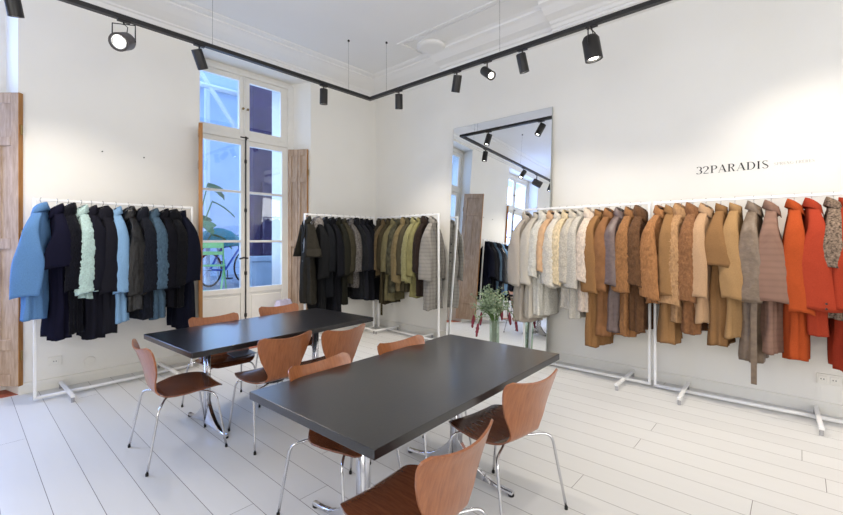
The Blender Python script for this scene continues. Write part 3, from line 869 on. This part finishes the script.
        tube(bm, [pts[0]]+pts[1:]+[(0, 0, -.03), (0, 0, -.085)], .0022, 6); new_obj('hook', bm, M['steel'], h, smooth=True)
        bm = bmesh.new(); rr = []
        for k in range(13):
            u = -1+2*k/12; x = .12*u; z = -.115-.105*abs(u)**1.1; hh = .009*(1-.3*abs(u)); dd = .008
            rr.append([Vector((x, -dd, z-hh)), Vector((x, dd, z-hh)), Vector((x, dd, z+hh)), Vector((x, -dd, z+hh))])
        loft(bm, rr, True, True, True); box(bm, -.02, .02, -.011, .011, -.12, -.048); new_obj('arms', bm, M['hanger'], h, bevel=.003)
    return t

G1 = 'coats on the left wall rack'; G2 = 'coats on the rack by the window'; G3 = 'coats on the corner rack'; G4 = 'coats on the rack over the mirror'; G5 = 'coats on the rack at the right edge'
g = garment
# rack 1: blues and navy
g(1, .055, 1.09, .88, 'wool', '#5d8fca', 'fold', 'bright blue wool coat, first on the left wall rack', short='bright blue wool coat', yaw=-28, wide=1.25, sw=1.5, group=G1, extras=['pocket'])
g(1, .169, 1.3, .63, 'wool', '#191a34', 'fold', 'midnight navy coat with wide elbow-length sleeves beside the bright blue coat', short='wide-sleeved midnight navy coat', yaw=4, sw=1.7, group=G1)
g(1, .25, 1.26, .84, 'fur', '#10121f', 'fur', 'black-navy fur coat left of the mint jacket', short='black-navy fur coat beside the mint jacket', yaw=6, group=G1)
g(1, .35, .94, .88, 'fleece', '#bfe0da', 'fold', 'pale mint fluffy jacket among the navy coats', name='jacket', cat='jacket', short='pale mint jacket', yaw=8, sw=1.25, group=G1)
g(1, .43, 1.34, .86, 'wool', '#20212e', 'fold', 'charcoal long coat right of the mint jacket', short='charcoal coat right of the mint jacket', yaw=6, sw=1.2, group=G1)
g(1, .525, 1.31, .89, 'wool', '#24252f', 'hood', 'charcoal hooded coat left of the light blue coat', short='charcoal hooded coat left of the light blue coat', yaw=12, sw=1.25, group=G1)
g(1, .635, 1.21, .9, 'wool', '#86b4e0', 'fold', 'light sky-blue long coat at the middle of the navy rack', short='light sky-blue coat', yaw=2, sw=.9, group=G1)
g(1, .745, 1.11, .94, 'mink', '#07070b', 'fur', 'glossy black fur coat right of the light blue coat', short='glossy black fur coat', yaw=10, sw=1.3, group=G1)
g(1, .865, 1.21, .91, 'fur', '#1b202c', 'fur', 'blue-black shearling coat left of the slate-blue fur coat', short='blue-black shearling coat', yaw=10, sw=1.2, group=G1)
g(1, .975, 1.22, .89, 'fur', '#48647a', 'fold', 'slate-blue fur coat on the left wall rack', short='slate-blue fur coat', yaw=6, sw=1.15, group=G1)
g(1, 1.08, 1.11, .9, 'suede', '#15161e', 'fold', 'black short coat right of the slate-blue fur coat', short='black coat right of the slate-blue fur', yaw=8, sw=1.1, group=G1)
g(1, 1.165, 1.12, .87, 'fur', '#0e1017', 'hood', 'black hooded fur-lined coat, second from the right on the left wall rack', short='black hooded coat near the rack end', yaw=8, sw=1.1, group=G1)
g(1, 1.265, 1.37, .84, 'wool', '#15172a', 'stand', 'long dark navy coat, last on the left wall rack by the shutter', short='last long dark navy coat by the shutter', yaw=14, sw=1.25, group=G1)
# rack 2: dark olive and charcoal
g(2, .055, 1.29, .62, 'suede', '#34322a', 'fold', 'dark olive coat with wide short sleeves, first on the rack by the window', short='wide-sleeved dark olive coat', yaw=-12, lapel=True, group=G2, sleeveless=True, extras=['cape'], buttons=3, wide=1.05)
g(2, .215, 1.41, .93, 'wool', '#1d1e22', 'hood', 'black coat with a grey fur-lined hood next to the dark olive coat', short='black coat with grey fur hood', yaw=-6, sw=1.2, group=G2, ccol=cloth('tweed', '#8a8480'))
g(2, .35, 1.22, .85, 'wool', '#1b1d23', 'fold', 'charcoal jacket with small pale buttons, third on the rack by the window', name='jacket', cat='jacket', short='charcoal buttoned jacket', yaw=-4, lapel=True, buttons=3, group=G2)
g(2, .47, 1.5, .92, 'wool', '#15171e', 'fold', 'longest ink-navy coat on the rack by the window', short='longest ink-navy coat', yaw=0, lapel=True, group=G2)
g(2, .59, 1.36, .92, 'wool', '#27261f', 'fold', 'deep moss-brown coat left of the olive jacket', short='deep moss-brown coat', yaw=2, group=G2)
g(2, .71, 1.05, .87, 'suede', '#3f3b2c', 'stand', 'olive green jacket left of the speckled coat', name='jacket', cat='jacket', short='olive jacket by the speckled coat', yaw=-2, group=G2, buttons=2)
g(2, .83, 1.12, .88, 'tweed', '#5d5a57', 'fold', 'black and white speckled tweed coat', short='speckled tweed coat', yaw=-3, group=G2)
g(2, .94, 1.3, .85, 'fur', '#17191f', 'fur', 'black fur coat right of the speckled tweed coat', short='black fur coat right of the speckled coat', yaw=2, group=G2)
g(2, 1.05, 1.34, .86, 'wool', '#23252d', 'fold', 'slate-charcoal coat near the corner end of the rack', short='slate-charcoal coat near the corner', yaw=0, group=G2, lapel=True)
g(2, 1.16, 1.35, .87, 'wool', '#16181f', 'fold', 'black coat, next to last before the room corner', short='next-to-last black coat before the corner', yaw=3, group=G2)
g(2, 1.27, 1.36, .87, 'suede', '#101217', 'stand', 'black coat hanging last at the room corner', short='last black coat at the corner', yaw=0, group=G2)
# rack 3: olives
g(3, .08, 1.0, .83, 'fur', '#3b3427', 'fur', 'dark brown-olive fur jacket, first on the corner rack', name='jacket', cat='jacket', short='dark brown-olive fur jacket', yaw=0, group=G3)
g(3, .19, .95, .86, 'fur', '#6d5a3b', 'fold', 'tobacco brown short fur jacket, second on the corner rack', name='jacket', cat='jacket', short='tobacco brown fur jacket', yaw=3, group=G3)
g(3, .31, 1.4, .85, 'suede', '#48402c', 'fold', 'long dark olive coat on the corner rack', short='long dark olive coat', yaw=2, group=G3, extras=['belt'])
g(3, .43, 1.34, .88, 'suede', '#6c6445', 'fold', 'khaki olive suede coat left of the camouflage one', short='khaki olive suede coat', yaw=4, group=G3)
g(3, .55, 1.2, .92, 'camo', '#57543f', 'stand', 'mottled grey-green camouflage jacket on the corner rack', name='jacket', cat='jacket', short='camouflage jacket', yaw=2, group=G3)
g(3, .68, 1.16, 1.02, 'fur', '#7a6a45', 'fur', 'shaggy brown-green fur jacket in the middle of the corner rack', name='jacket', cat='jacket', short='shaggy brown-green fur jacket', yaw=8, sw=1.25, group=G3)
g(3, .79, 1.16, .91, 'wool', '#57503a', 'fold', 'plain khaki coat left of the yellow-green fleece', short='plain khaki coat', yaw=4, group=G3)
g(3, .90, 1.03, 1.0, 'fleece', '#95905e', 'fold', 'bright yellow-green fleece jacket on the corner rack', name='jacket', cat='jacket', short='yellow-green fleece jacket', yaw=10, sw=1.2, group=G3)
g(3, 1.02, 1.23, .91, 'suede', '#868050', 'stand', 'chartreuse suede coat right of the yellow-green fleece', short='chartreuse suede coat', yaw=5, group=G3)
g(3, 1.14, 1.19, .85, 'fur', '#33251d', 'fur', 'dark chocolate fur coat beside the grey checked coat', short='dark chocolate fur coat', yaw=6, group=G3)
g(3, 1.29, 1.38, .95, 'plaid', '#928e86', 'fold', 'grey checked long coat, last on the corner rack by the mirror', short='grey checked coat', yaw=14, sw=1.4, lapel=True, buttons=3, group=G3, wide=1.1)
# rack 4: creams to browns
g(4, .06, 1.37, .92, 'wool', '#b9aea0', 'fold', 'greige long wool coat, first on the rack over the mirror', short='greige wool coat', yaw=-16, sw=1.25, group=G4, lapel=True)
g(4, .19, 1.31, .9, 'wool', '#c9c0b1', 'stand', 'pale oatmeal wool coat, second on the rack over the mirror', short='pale oatmeal wool coat', yaw=-12, sw=1.1, group=G4)
g(4, .295, 1.26, .8, 'fleece', '#dcd8cc', 'fur', 'long shaggy white fleece coat with a patch pocket', short='shaggy white fleece coat', yaw=-14, sw=1.0, group=G4, extras=['pocket'])
g(4, .385, .84, .74, 'suede', '#d8ad82', 'fold', 'apricot suede jacket showing only its collar among the white furs', name='jacket', cat='jacket', short='apricot suede jacket', yaw=-14, sw=.6, group=G4)
g(4, .475, .92, .89, 'fleece', '#ded5c4', 'fold', 'ivory fleece jacket left of the buttery one', name='jacket', cat='jacket', short='ivory fleece jacket', yaw=-14, sw=1.15, group=G4)
g(4, .565, .87, .87, 'fur', '#e0c9a0', 'fold', 'buttery cream shearling jacket on the rack over the mirror', name='jacket', cat='jacket', short='buttery cream shearling jacket', yaw=-14, sw=1.25, group=G4)
g(4, .65, 1.14, .84, 'fleece', '#c9bfae', 'fold', 'sand-beige fleece coat half hidden right of the buttery jacket', short='sand-beige fleece coat', yaw=-8, group=G4)
g(4, .735, 1.24, .9, 'boucle', '#c6c0b4', 'stand', 'stone-grey boucle coat left of the tobacco brown one', short='stone-grey boucle coat', yaw=-14, sw=1.2, group=G4)
g(4, .83, 1.15, .82, 'fur', '#dcc9b4', 'fur', 'blush cream fur coat, its big collar standing above its neighbours', short='blush cream fur coat', yaw=-4, group=G4)
g(4, .925, 1.52, .93, 'wool', '#9a6d40', 'stand', 'tobacco brown wool coat, the longest on the rack over the mirror', short='tobacco brown wool coat', yaw=-14, sw=1.3, group=G4)
g(4, 1.035, 1.39, .9, 'suede', '#94633c', 'fold', 'chestnut suede coat right of the tobacco wool coat', short='chestnut suede coat', yaw=-10, sw=1.2, group=G4)
g(4, 1.145, 1.33, .84, 'leather', '#6f5b56', 'fold', 'mauve-brown crinkled leather coat', short='mauve-brown crinkled leather coat', yaw=-12, sw=1.25, group=G4)
g(4, 1.245, 1.36, .9, 'fur', '#a06c3e', 'fold', 'copper brown shearling coat near the right end of the rack over the mirror', short='copper brown shearling coat', yaw=-6, sw=1.2, group=G4)
g(4, 1.345, 1.29, .83, 'fur', '#7b5333', 'fur', 'dark umber fur coat, last on the rack over the mirror', short='dark umber fur coat', yaw=-2, group=G4)
# rack 5: camel to orange
g(5, .065, 1.0, .94, 'fur', '#ad7342', 'fold', 'caramel fur jacket, first on the rack at the right edge', name='jacket', cat='jacket', short='caramel fur jacket', yaw=-20, sw=1.35, group=G5)
g(5, .15, 1.37, .9, 'wool', '#9d7145', 'fold', 'long camel-brown wool coat behind the caramel fur jacket', short='camel-brown wool coat', yaw=2, sw=.9, group=G5)
g(5, .24, 1.16, .98, 'fur', '#b98a5c', 'fur', 'tan shearling coat with a tall upturned collar', short='tan shearling coat', yaw=-12, sw=1.3, group=G5)
g(5, .335, 1.25, .94, 'fur', '#91603a', 'fur', 'reddish brown fur coat right of the tan shearling', short='reddish brown fur coat', yaw=-2, sw=1.1, group=G5)
g(5, .44, 1.14, .89, 'wool', '#c39a72', 'fold', 'light camel wool coat with long plain sleeve', short='light camel wool coat', yaw=-12, sw=1.25, group=G5)
g(5, .555, 1.33, .61, 'wool', '#946a40', 'stand', 'mustard-camel coat with wide short sleeves', short='wide-sleeved mustard-camel coat', yaw=-4, sw=1.7, group=G5)
g(5, .66, 1.24, .89, 'wool', '#b08656', 'stand', 'sandy camel coat left of the taupe leather trench', short='sandy camel coat', yaw=-4, sw=1.1, group=G5)
g(5, .795, 1.43, .9, 'leather', '#7c6753', 'fold', 'taupe leather trench coat with its belt hanging down', short='taupe leather trench coat', yaw=-6, sw=1.25, group=G5, extras=['belt'])
g(5, .915, 1.33, .89, 'brownplaid', '#8d6a5a', 'fold', 'mauve-brown checked wool coat left of the orange coats', short='mauve-brown checked coat', yaw=2, sw=1.6, group=G5)
g(5, 1.065, 1.36, .96, 'wool', '#c04c1e', 'fold', 'bright orange wool coat with turned-out collar', short='bright orange wool coat', yaw=4, sw=1.15, group=G5)
g(5, 1.175, 1.14, .93, 'wool', '#b83c22', 'fold', 'vermilion coat with two snaps on its cuff, right of the orange one', short='vermilion coat', yaw=12, sw=1.6, group=G5, extras=['cuff_studs'])
g(5, 1.305, 1.0, .6, 'tweed', '#86705f', 'fold', 'taupe tweed jacket half out of frame at the right edge', name='jacket', cat='jacket', short='taupe tweed jacket', yaw=4, sw=1.3, group=G5)
g(5, 1.375, 1.4, .93, 'wool', '#b93a20', 'stand', 'brick-red coat cut off by the right edge of the photo', short='brick-red coat', yaw=4, sw=1.3, group=G5)

# ------------------------------------------------------------------ lighting track and spotlights
ZT = 3.5
def tracks():
    t = empty('lighting_track', 'black L-shaped lighting track suspended below the ceiling', 'lighting track', (3.94, 4.53, ZT))
    boxobj('track_section', -5.2, .025, -.025, .025, -.02, .02, M['black'], t)
    bm = bmesh.new(); box(bm, -.025, .025, -6.2, -.0255, -.02, .02); new_obj('track_section', bm, M['black'], t)
    for x, y in ((3.56, 4.53), (1.79, 4.53), (.2, 4.53), (3.94, 4.19), (3.94, 2.41), (3.94, .6)):
        bm = bmesh.new(); tube(bm, [(x-3.94, y-4.53, .018), (x-3.94, y-4.53, ZC-ZT)], .0013, 6); lathe(bm, [(0, ZC-ZT-.02), (.014, ZC-ZT-.02), (.014, ZC-ZT), (0, ZC-ZT)], 10, Matrix.Translation((x-3.94, y-4.53, 0)))
        new_obj('suspension_wire', bm, M['black'], t)
tracks()
def spot(label, pos, target, big=False, on=True, power=60, size=70, lens_on=False, blend=.6, col=(1, .9, .77)):
    """pos = point on the track; lamp body hangs below and points at target"""
    t = empty('track_spotlight', label, 'spotlight', (pos[0], pos[1], ZT))
    drop = .21 if big else .15
    bm = bmesh.new(); box(bm, -.05, .05, -.02, .02, -.035, -.0185) if abs(pos[1]-4.53) < .01 else box(bm, -.02, .02, -.05, .05, -.035, -.0185)
    new_obj('adapter', bm, M['black'], t)
    R_, Ln = (.078, .22) if big else (.05, .19)
    c = Vector((0, 0, -drop)); d = (Vector(target)-Vector((pos[0], pos[1], ZT))-c).normalized()
    q = d.to_track_quat('-Z', 'Y').to_matrix().to_4x4(); mt = Matrix.Translation(c) @ q
    bm = bmesh.new()
    if big:
        w = R_+.012; side = Vector((-d.y, d.x, 0)).normalized() if abs(d.z) < .98 else Vector((1, 0, 0))
        tube(bm, [(0, 0, -.03), (0, 0, -.06)], .008, 8)
        tube(bm, [c+side*w, Vector((0, 0, -.055))+side*w, Vector((0, 0, -.055))-side*w, c-side*w], .006, 6)
        tube(bm, [(0, 0, -.05), Vector((0, 0, -.08))+side*.03, c-d*.05], .004, 6)
        new_obj('yoke', bm, M['black'], t)
    else:
        tube(bm, [(0, 0, -.03), (0, 0, -.075), c], .008, 8); new_obj('stem', bm, M['black'], t)
    bm = bmesh.new()
    z0, z1 = Ln*.42, -Ln*.58
    if big: prof = [(0, z0), (R_*.75, z0), (R_*.98, z0-.03), (R_, z1), (R_*.88, z1), (R_*.8, z1+.03), (0, z1+.03)]
    else: prof = [(0, z0), (R_*.95, z0), (R_, z0-.008), (R_, z1), (R_*.88, z1), (R_*.8, z1+.02), (0, z1+.02)]
    lathe(bm, prof, 28, mt)
    o = new_obj('housing', bm, M['black'] if not lens_on or not big else node_mat('grey_lamp_body', '#4a4444', .5), t, smooth=True); md = o.modifiers.new('edge', 'EDGE_SPLIT'); md.split_angle = R(40)
    bm = bmesh.new(); lathe(bm, [(0, z1+.022), (R_*.52, z1+.022), (R_*.52, z1+.016), (0, z1+.016)], 24, mt)
    new_obj('lens', bm, M['lamp_on'], t)
    bm = bmesh.new(); loft(bm, [[mt @ Vector((r_*math.cos(k*PI/14), r_*math.sin(k*PI/14), z_)) for k in range(28)] for r_, z_ in ((R_*.54, z1+.024), (R_*.79, z1+.004), (R_*.79, z1+.008), (R_*.54, z1+.028))], True)
    new_obj('reflector', bm, M['reflector'], t, smooth=True)
    if on:
        ld = bpy.data.lights.new('spot_beam', 'SPOT'); ld.energy = power; ld.spot_size = R(size); ld.spot_blend = blend; ld.color = col; ld.shadow_soft_size = .03
        lo = bpy.data.objects.new('spot_beam', ld); COL.objects.link(lo); lo.parent = t
        lo.matrix_local = mt @ Matrix.Translation((0, 0, z1-.012))
    return t
P = 122
# left track (Y = 4.53)
spot('large round spotlight glowing toward the camera, near the left end of the track', (1.02, 4.53), (-.7, 1.8, 1.7), big=True, power=P*1.0, size=100, lens_on=True)
spot('tilted black cylinder spotlight above the left side of the window', (1.66, 4.53), (2.3, 4.9, 2.1), power=P*.6, size=70, blend=1)
spot('black cylinder spotlight hanging straight down, left of the track corner', (3.16, 4.53), (3.25, 4.7, 1.0), power=P*.8, size=90, blend=1)
# right track (X = 3.94)
spot('black cylinder spotlight just right of the track corner', (3.94, 3.95), (4.3, 4.3, 1.0), power=P*.7, size=95, blend=1)
spot('tilted black cylinder spotlight left of the glowing one above the mirror', (3.94, 2.99), (4.5, 3.9, 1.0), power=P*.6, size=95, blend=1)
spot('small cylinder spotlight glowing toward the right above the mirror', (3.94, 2.57), (3.0, .4, 1.6), power=P*.7, size=75)
spot('black cylinder spotlight right of the glowing one, turned to the wall', (3.94, 2.14), (4.6, 1.9, .9), power=P*.5, size=95, blend=1)
spot('large yoke-mounted black spotlight at the right end of the track', (3.94, 1.43), (4.2, 1.1, .8), big=True, power=P*.75, size=110, blend=1)
# extra unseen lamps added beyond the frame to help light the room
spot('added unseen spotlight on the track beyond the left edge of the frame', (.3, 4.53), (.8, 5.2, .9), power=P*.8, size=100, blend=1)
spot('added unseen spotlight on the track beyond the right edge of the frame, aimed at the lettering', (3.94, .1), (4.9, -.3, 1.2), power=P*.5, size=110, blend=1)
spot('farther added unseen spotlight on the track beyond the right edge of the frame', (3.94, -.9), (3.6, .4, .4), power=P*.8, size=100, blend=1)

# ------------------------------------------------------------------ wall lettering
def glyph(ch):
    """strokes: list of (points, widths) in a box 0..w x 0..1 ; returns strokes, advance"""
    T, H = .15, .035
    def arc(cx, cy, rx, ry, a0, a1, n=14, thick=T, thin=H, ph=0):
        pts = []; ws = []
        for k in range(n+1):
            a = R(a0+(a1-a0)*k/n); pts.append((cx+rx*math.cos(a), cy+ry*math.sin(a))); ws.append(thin+(thick-thin)*abs(math.cos(a))**1.6)
        return pts, ws
    ser = lambda x, y, w=.16: ([(x-w, y), (x+w, y)], [H, H])
    if ch == '3': return [arc(.28, .74, .24, .24, 150, -75), arc(.27, .27, .28, .26, 85, -150)], .66
    if ch == '2': return [arc(.28, .72, .24, .26, 170, -35), ([(.47, .57), (.06, .04)], [.1, H]), ([(.04, .03), (.58, .03)], [.07, .07])], .7
    if ch == 'P': return [([(.16, 0), (.16, 1)], [T, T]), ser(.16, .015), ser(.16, .985), ([(.16, .98), (.38, .98)], [H, H]), arc(.38, .74, .24, .24, 90, -90), ([(.16, .5), (.38, .5)], [H, H])], .72
    if ch == 'R': return [([(.16, 0), (.16, 1)], [T, T]), ser(.16, .015), ser(.16, .985), ([(.16, .98), (.38, .98)], [H, H]), arc(.38, .75, .22, .23, 90, -90), ([(.16, .52), (.38, .52)], [H, H]), ([(.4, .5), (.62, .02)], [.1, .14]), ser(.66, .015, .08)], .82
    if ch == 'A': return [([(.08, 0), (.42, 1)], [H, H]), ([(.42, 1), (.74, 0)], [T, T]), ser(.08, .015, .1), ser(.74, .015, .14), ([(.2, .34), (.62, .34)], [H, H])], .88
    if ch == 'D': return [([(.16, 0), (.16, 1)], [T, T]), ser(.16, .015), ser(.16, .985), ([(.16, .98), (.36, .98)], [H, H]), arc(.36, .5, .38, .48, 90, -90, 20), ([(.16, .02), (.36, .02)], [H, H])], .86
    if ch == 'I': return [([(.2, 0), (.2, 1)], [T, T]), ser(.2, .015), ser(.2, .985)], .44
    if ch == 'S': return [arc(.3, .76, .22, .22, 30, 200, thick=.1), ([(.1, .7), (.22, .56), (.4, .44), (.52, .3)], [.08, .14, .15, .1]), arc(.3, .25, .24, .24, 15, -160, thick=.1)], .66
    if ch == 'U': return [([(.16, 1), (.16, .3)], [T, T]), arc(.38, .3, .22, .28, 180, 360), ([(.6, .3), (.6, 1)], [H, H]), ser(.16, .985), ser(.6, .985, .1)], .78
    if ch == 'N': return [([(.12, 0), (.12, 1)], [H, H]), ([(.12, 1), (.62, 0)], [T, T]), ([(.62, 0), (.62, 1)], [H, H]), ser(.12, .015, .1), ser(.62, .985, .1)], .8
    if ch == 'G': return [arc(.42, .5, .36, .48, 50, 330, 20), ([(.74, .1), (.74, .42)], [.1, .1]), ser(.72, .42, .12)], .9
    if ch == 'F': return [([(.16, 0), (.16, 1)], [T, T]), ser(.16, .015), ([(.04, .98), (.58, .98)], [H, H]), ([(.16, .52), (.45, .52)], [H, H]), ([(.57, 1), (.57, .8)], [H, H])], .66
    if ch in 'Eè': 
        s = [([(.16, 0), (.16, 1)], [T, T]), ([(.04, .02), (.6, .02)], [H, H]), ([(.04, .98), (.58, .98)], [H, H]), ([(.16, .52), (.45, .52)], [H, H]), ([(.57, 1), (.57, .8)], [H, H]), ([(.59, 0), (.59, .22)], [H, H])]
        if ch == 'è': s.append(([(.25, 1.3), (.38, 1.1)], [.08, .03]))
        return s, .7
    return [], .35
def lettering(name, label, text, y_start, z0, h, mat, width):
    t = empty(name, label, 'lettering', (XW, y_start, z0))
    total = sum(glyph(c)[1]+.06 for c in text); sx = width/total
    x = 0
    for ch in text:
        st, adv = glyph(ch)
        if st:
            bm = bmesh.new()
            for pts, ws in st:
                rows = []
                for i, p in enumerate(pts):
                    a = pts[max(0, i-1)]; b = pts[min(len(pts)-1, i+1)]
                    d = Vector((b[0]-a[0], b[1]-a[1], 0)).normalized(); n_ = Vector((-d.y, d.x, 0))*ws[i]/2
                    q = Vector((p[0], p[1], 0)); rows.append((q+n_, q-n_))
                rings = []
                for l, r in rows:
                    f = lambda v, dx: Vector((dx, -(x+v.x)*sx, v.y*h))
                    rings.append([f(l, -.0005), f(r, -.0005), f(r, -.002), f(l, -.002)])
                loft(bm, rings, True, True, True)
            new_obj('letter', bm, mat, t)
        x += adv+.06
lettering('wall_lettering', 'large black serif name lettering on the white right wall', '32PARADIS', .78, 2.165, .073, M['ink'], .575)
lettering('wall_lettering', 'small pale grey serif lettering to the right of the black name', 'SPRUNG FRèRES', .175, 2.185, .024, M['pale_ink'], .275)

# ------------------------------------------------------------------ sockets and small wall things
def socket(label, pos, axis, n=2, w=.085):
    t = empty('wall_socket', label, 'socket', pos)
    bm = bmesh.new()
    def b(bm, u0, u1, d0, d1, z0, z1):
        if axis == 'y': box(bm, u0, u1, -d1, -d0, z0, z1)
        else: box(bm, -d1, -d0, u0, u1, z0, z1)
    b(bm, -w*n/2, w*n/2, 0, .01, -.045, .045); new_obj('plate', bm, M['trim'], t, bevel=.003)
    for k in range(n):
        bm = bmesh.new(); c = (k-(n-1)/2)*w; b(bm, c-.027, c+.027, .01, .014, -.027, .027); new_obj('insert', bm, M['trim'], t, bevel=.002)
        bm = bmesh.new(); b(bm, c-.012, c-.006, .0141, .016, -.005, .005); b(bm, c+.006, c+.012, .0141, .016, -.005, .005); new_obj('hole', bm, M['black'], t)
socket('white double power socket low on the wall under the rack by the window', (4.01, YW, .5), 'y')
socket('white power socket low on the wall under the blue coats', (.68, YW, .27), 'y', 1, .11)
socket('white power socket in the room corner behind the olive coats', (XW, 5.2, .39), 'x', 1)
socket('white double power socket low on the wall at the right edge', (XW, -.22, .30), 'x', 3, .075)
bm = bmesh.new(); lathe(bm, [(0, 0), (.05, 0), (.048, .008), (0, .01)], 24, Matrix.Translation((.965, YW, .21)) @ Matrix.Rotation(R(90), 4, 'X'))
tag(new_obj('cable_cover', bm, M['trim'], None), 'round white blanking plate on the wall under the navy coats', 'wall plate')
for x, z, l in ((1.07, 2.46, 'left of two small nails in the white wall above the coats'), (1.46, 2.45, 'right of two small nails in the white wall above the coats')):
    bm = bmesh.new(); lathe(bm, [(0, 0), (.006, 0), (.007, .015), (0, .016)], 8, Matrix.Translation((x, YW, z)) @ Matrix.Rotation(R(90), 4, 'X')); tag(new_obj('nail', bm, M['black']), l, 'nail')

# ------------------------------------------------------------------ daylight, added fill and camera
w = bpy.data.worlds.new('World'); scene.world = w; w.use_nodes = True
bg = w.node_tree.nodes['Background']; bg.inputs[0].default_value = (.36, .58, 1.0, 1); bg.inputs[1].default_value = 3.0
def area(name, loc, rot, sx, sy, e, col):
    ld = bpy.data.lights.new(name, 'AREA'); ld.shape = 'RECTANGLE'; ld.size = sx; ld.size_y = sy; ld.energy = e; ld.color = col
    o = bpy.data.objects.new(name, ld); COL.objects.link(o); o.location = loc; o.rotation_euler = rot; return o
# daylight entering by the two tall windows (just outside the joinery, facing the room)
area('daylight_and_fill', (2.85, YF+.3, 2.4), (R(-90), 0, 0), 1.4, 2.6, 25, (.45, .65, 1))
area('daylight_and_fill', (-.4, YF+.3, 2.2), (R(-90), 0, 0), 1.4, 3.0, 175, (.36, .52, 1))
# added fill behind the camera, lifts the walls
area('daylight_and_fill', (XB+.1, .6, 2.3), (0, R(-90), 0), 2.6, 3.4, 118, (1, .965, .91))
area('daylight_and_fill', (1.2, YB+.1, 2.3), (R(90), 0, 0), 3.4, 2.6, 115, (.98, .96, .93))

cd = bpy.data.cameras.new('camera'); cam = bpy.data.objects.new('camera', cd); COL.objects.link(cam)
cam.location = (0, 0, EYE)
# forward = cos42 X + sin42 Y
cam.rotation_euler = (R(90), 0, R(42-90))
cd.sensor_width = 36; cd.sensor_fit = 'HORIZONTAL'; cd.lens = 36*420.2/843
cd.shift_y = -17.5/843
cd.clip_start = .05; cd.clip_end = 100
scene.camera = cam
scene.view_settings.view_transform = 'Standard'; scene.view_settings.look = 'None'
scene.view_settings.exposure = 0; scene.view_settings.gamma = 1; scene.view_settings.use_curve_mapping = False
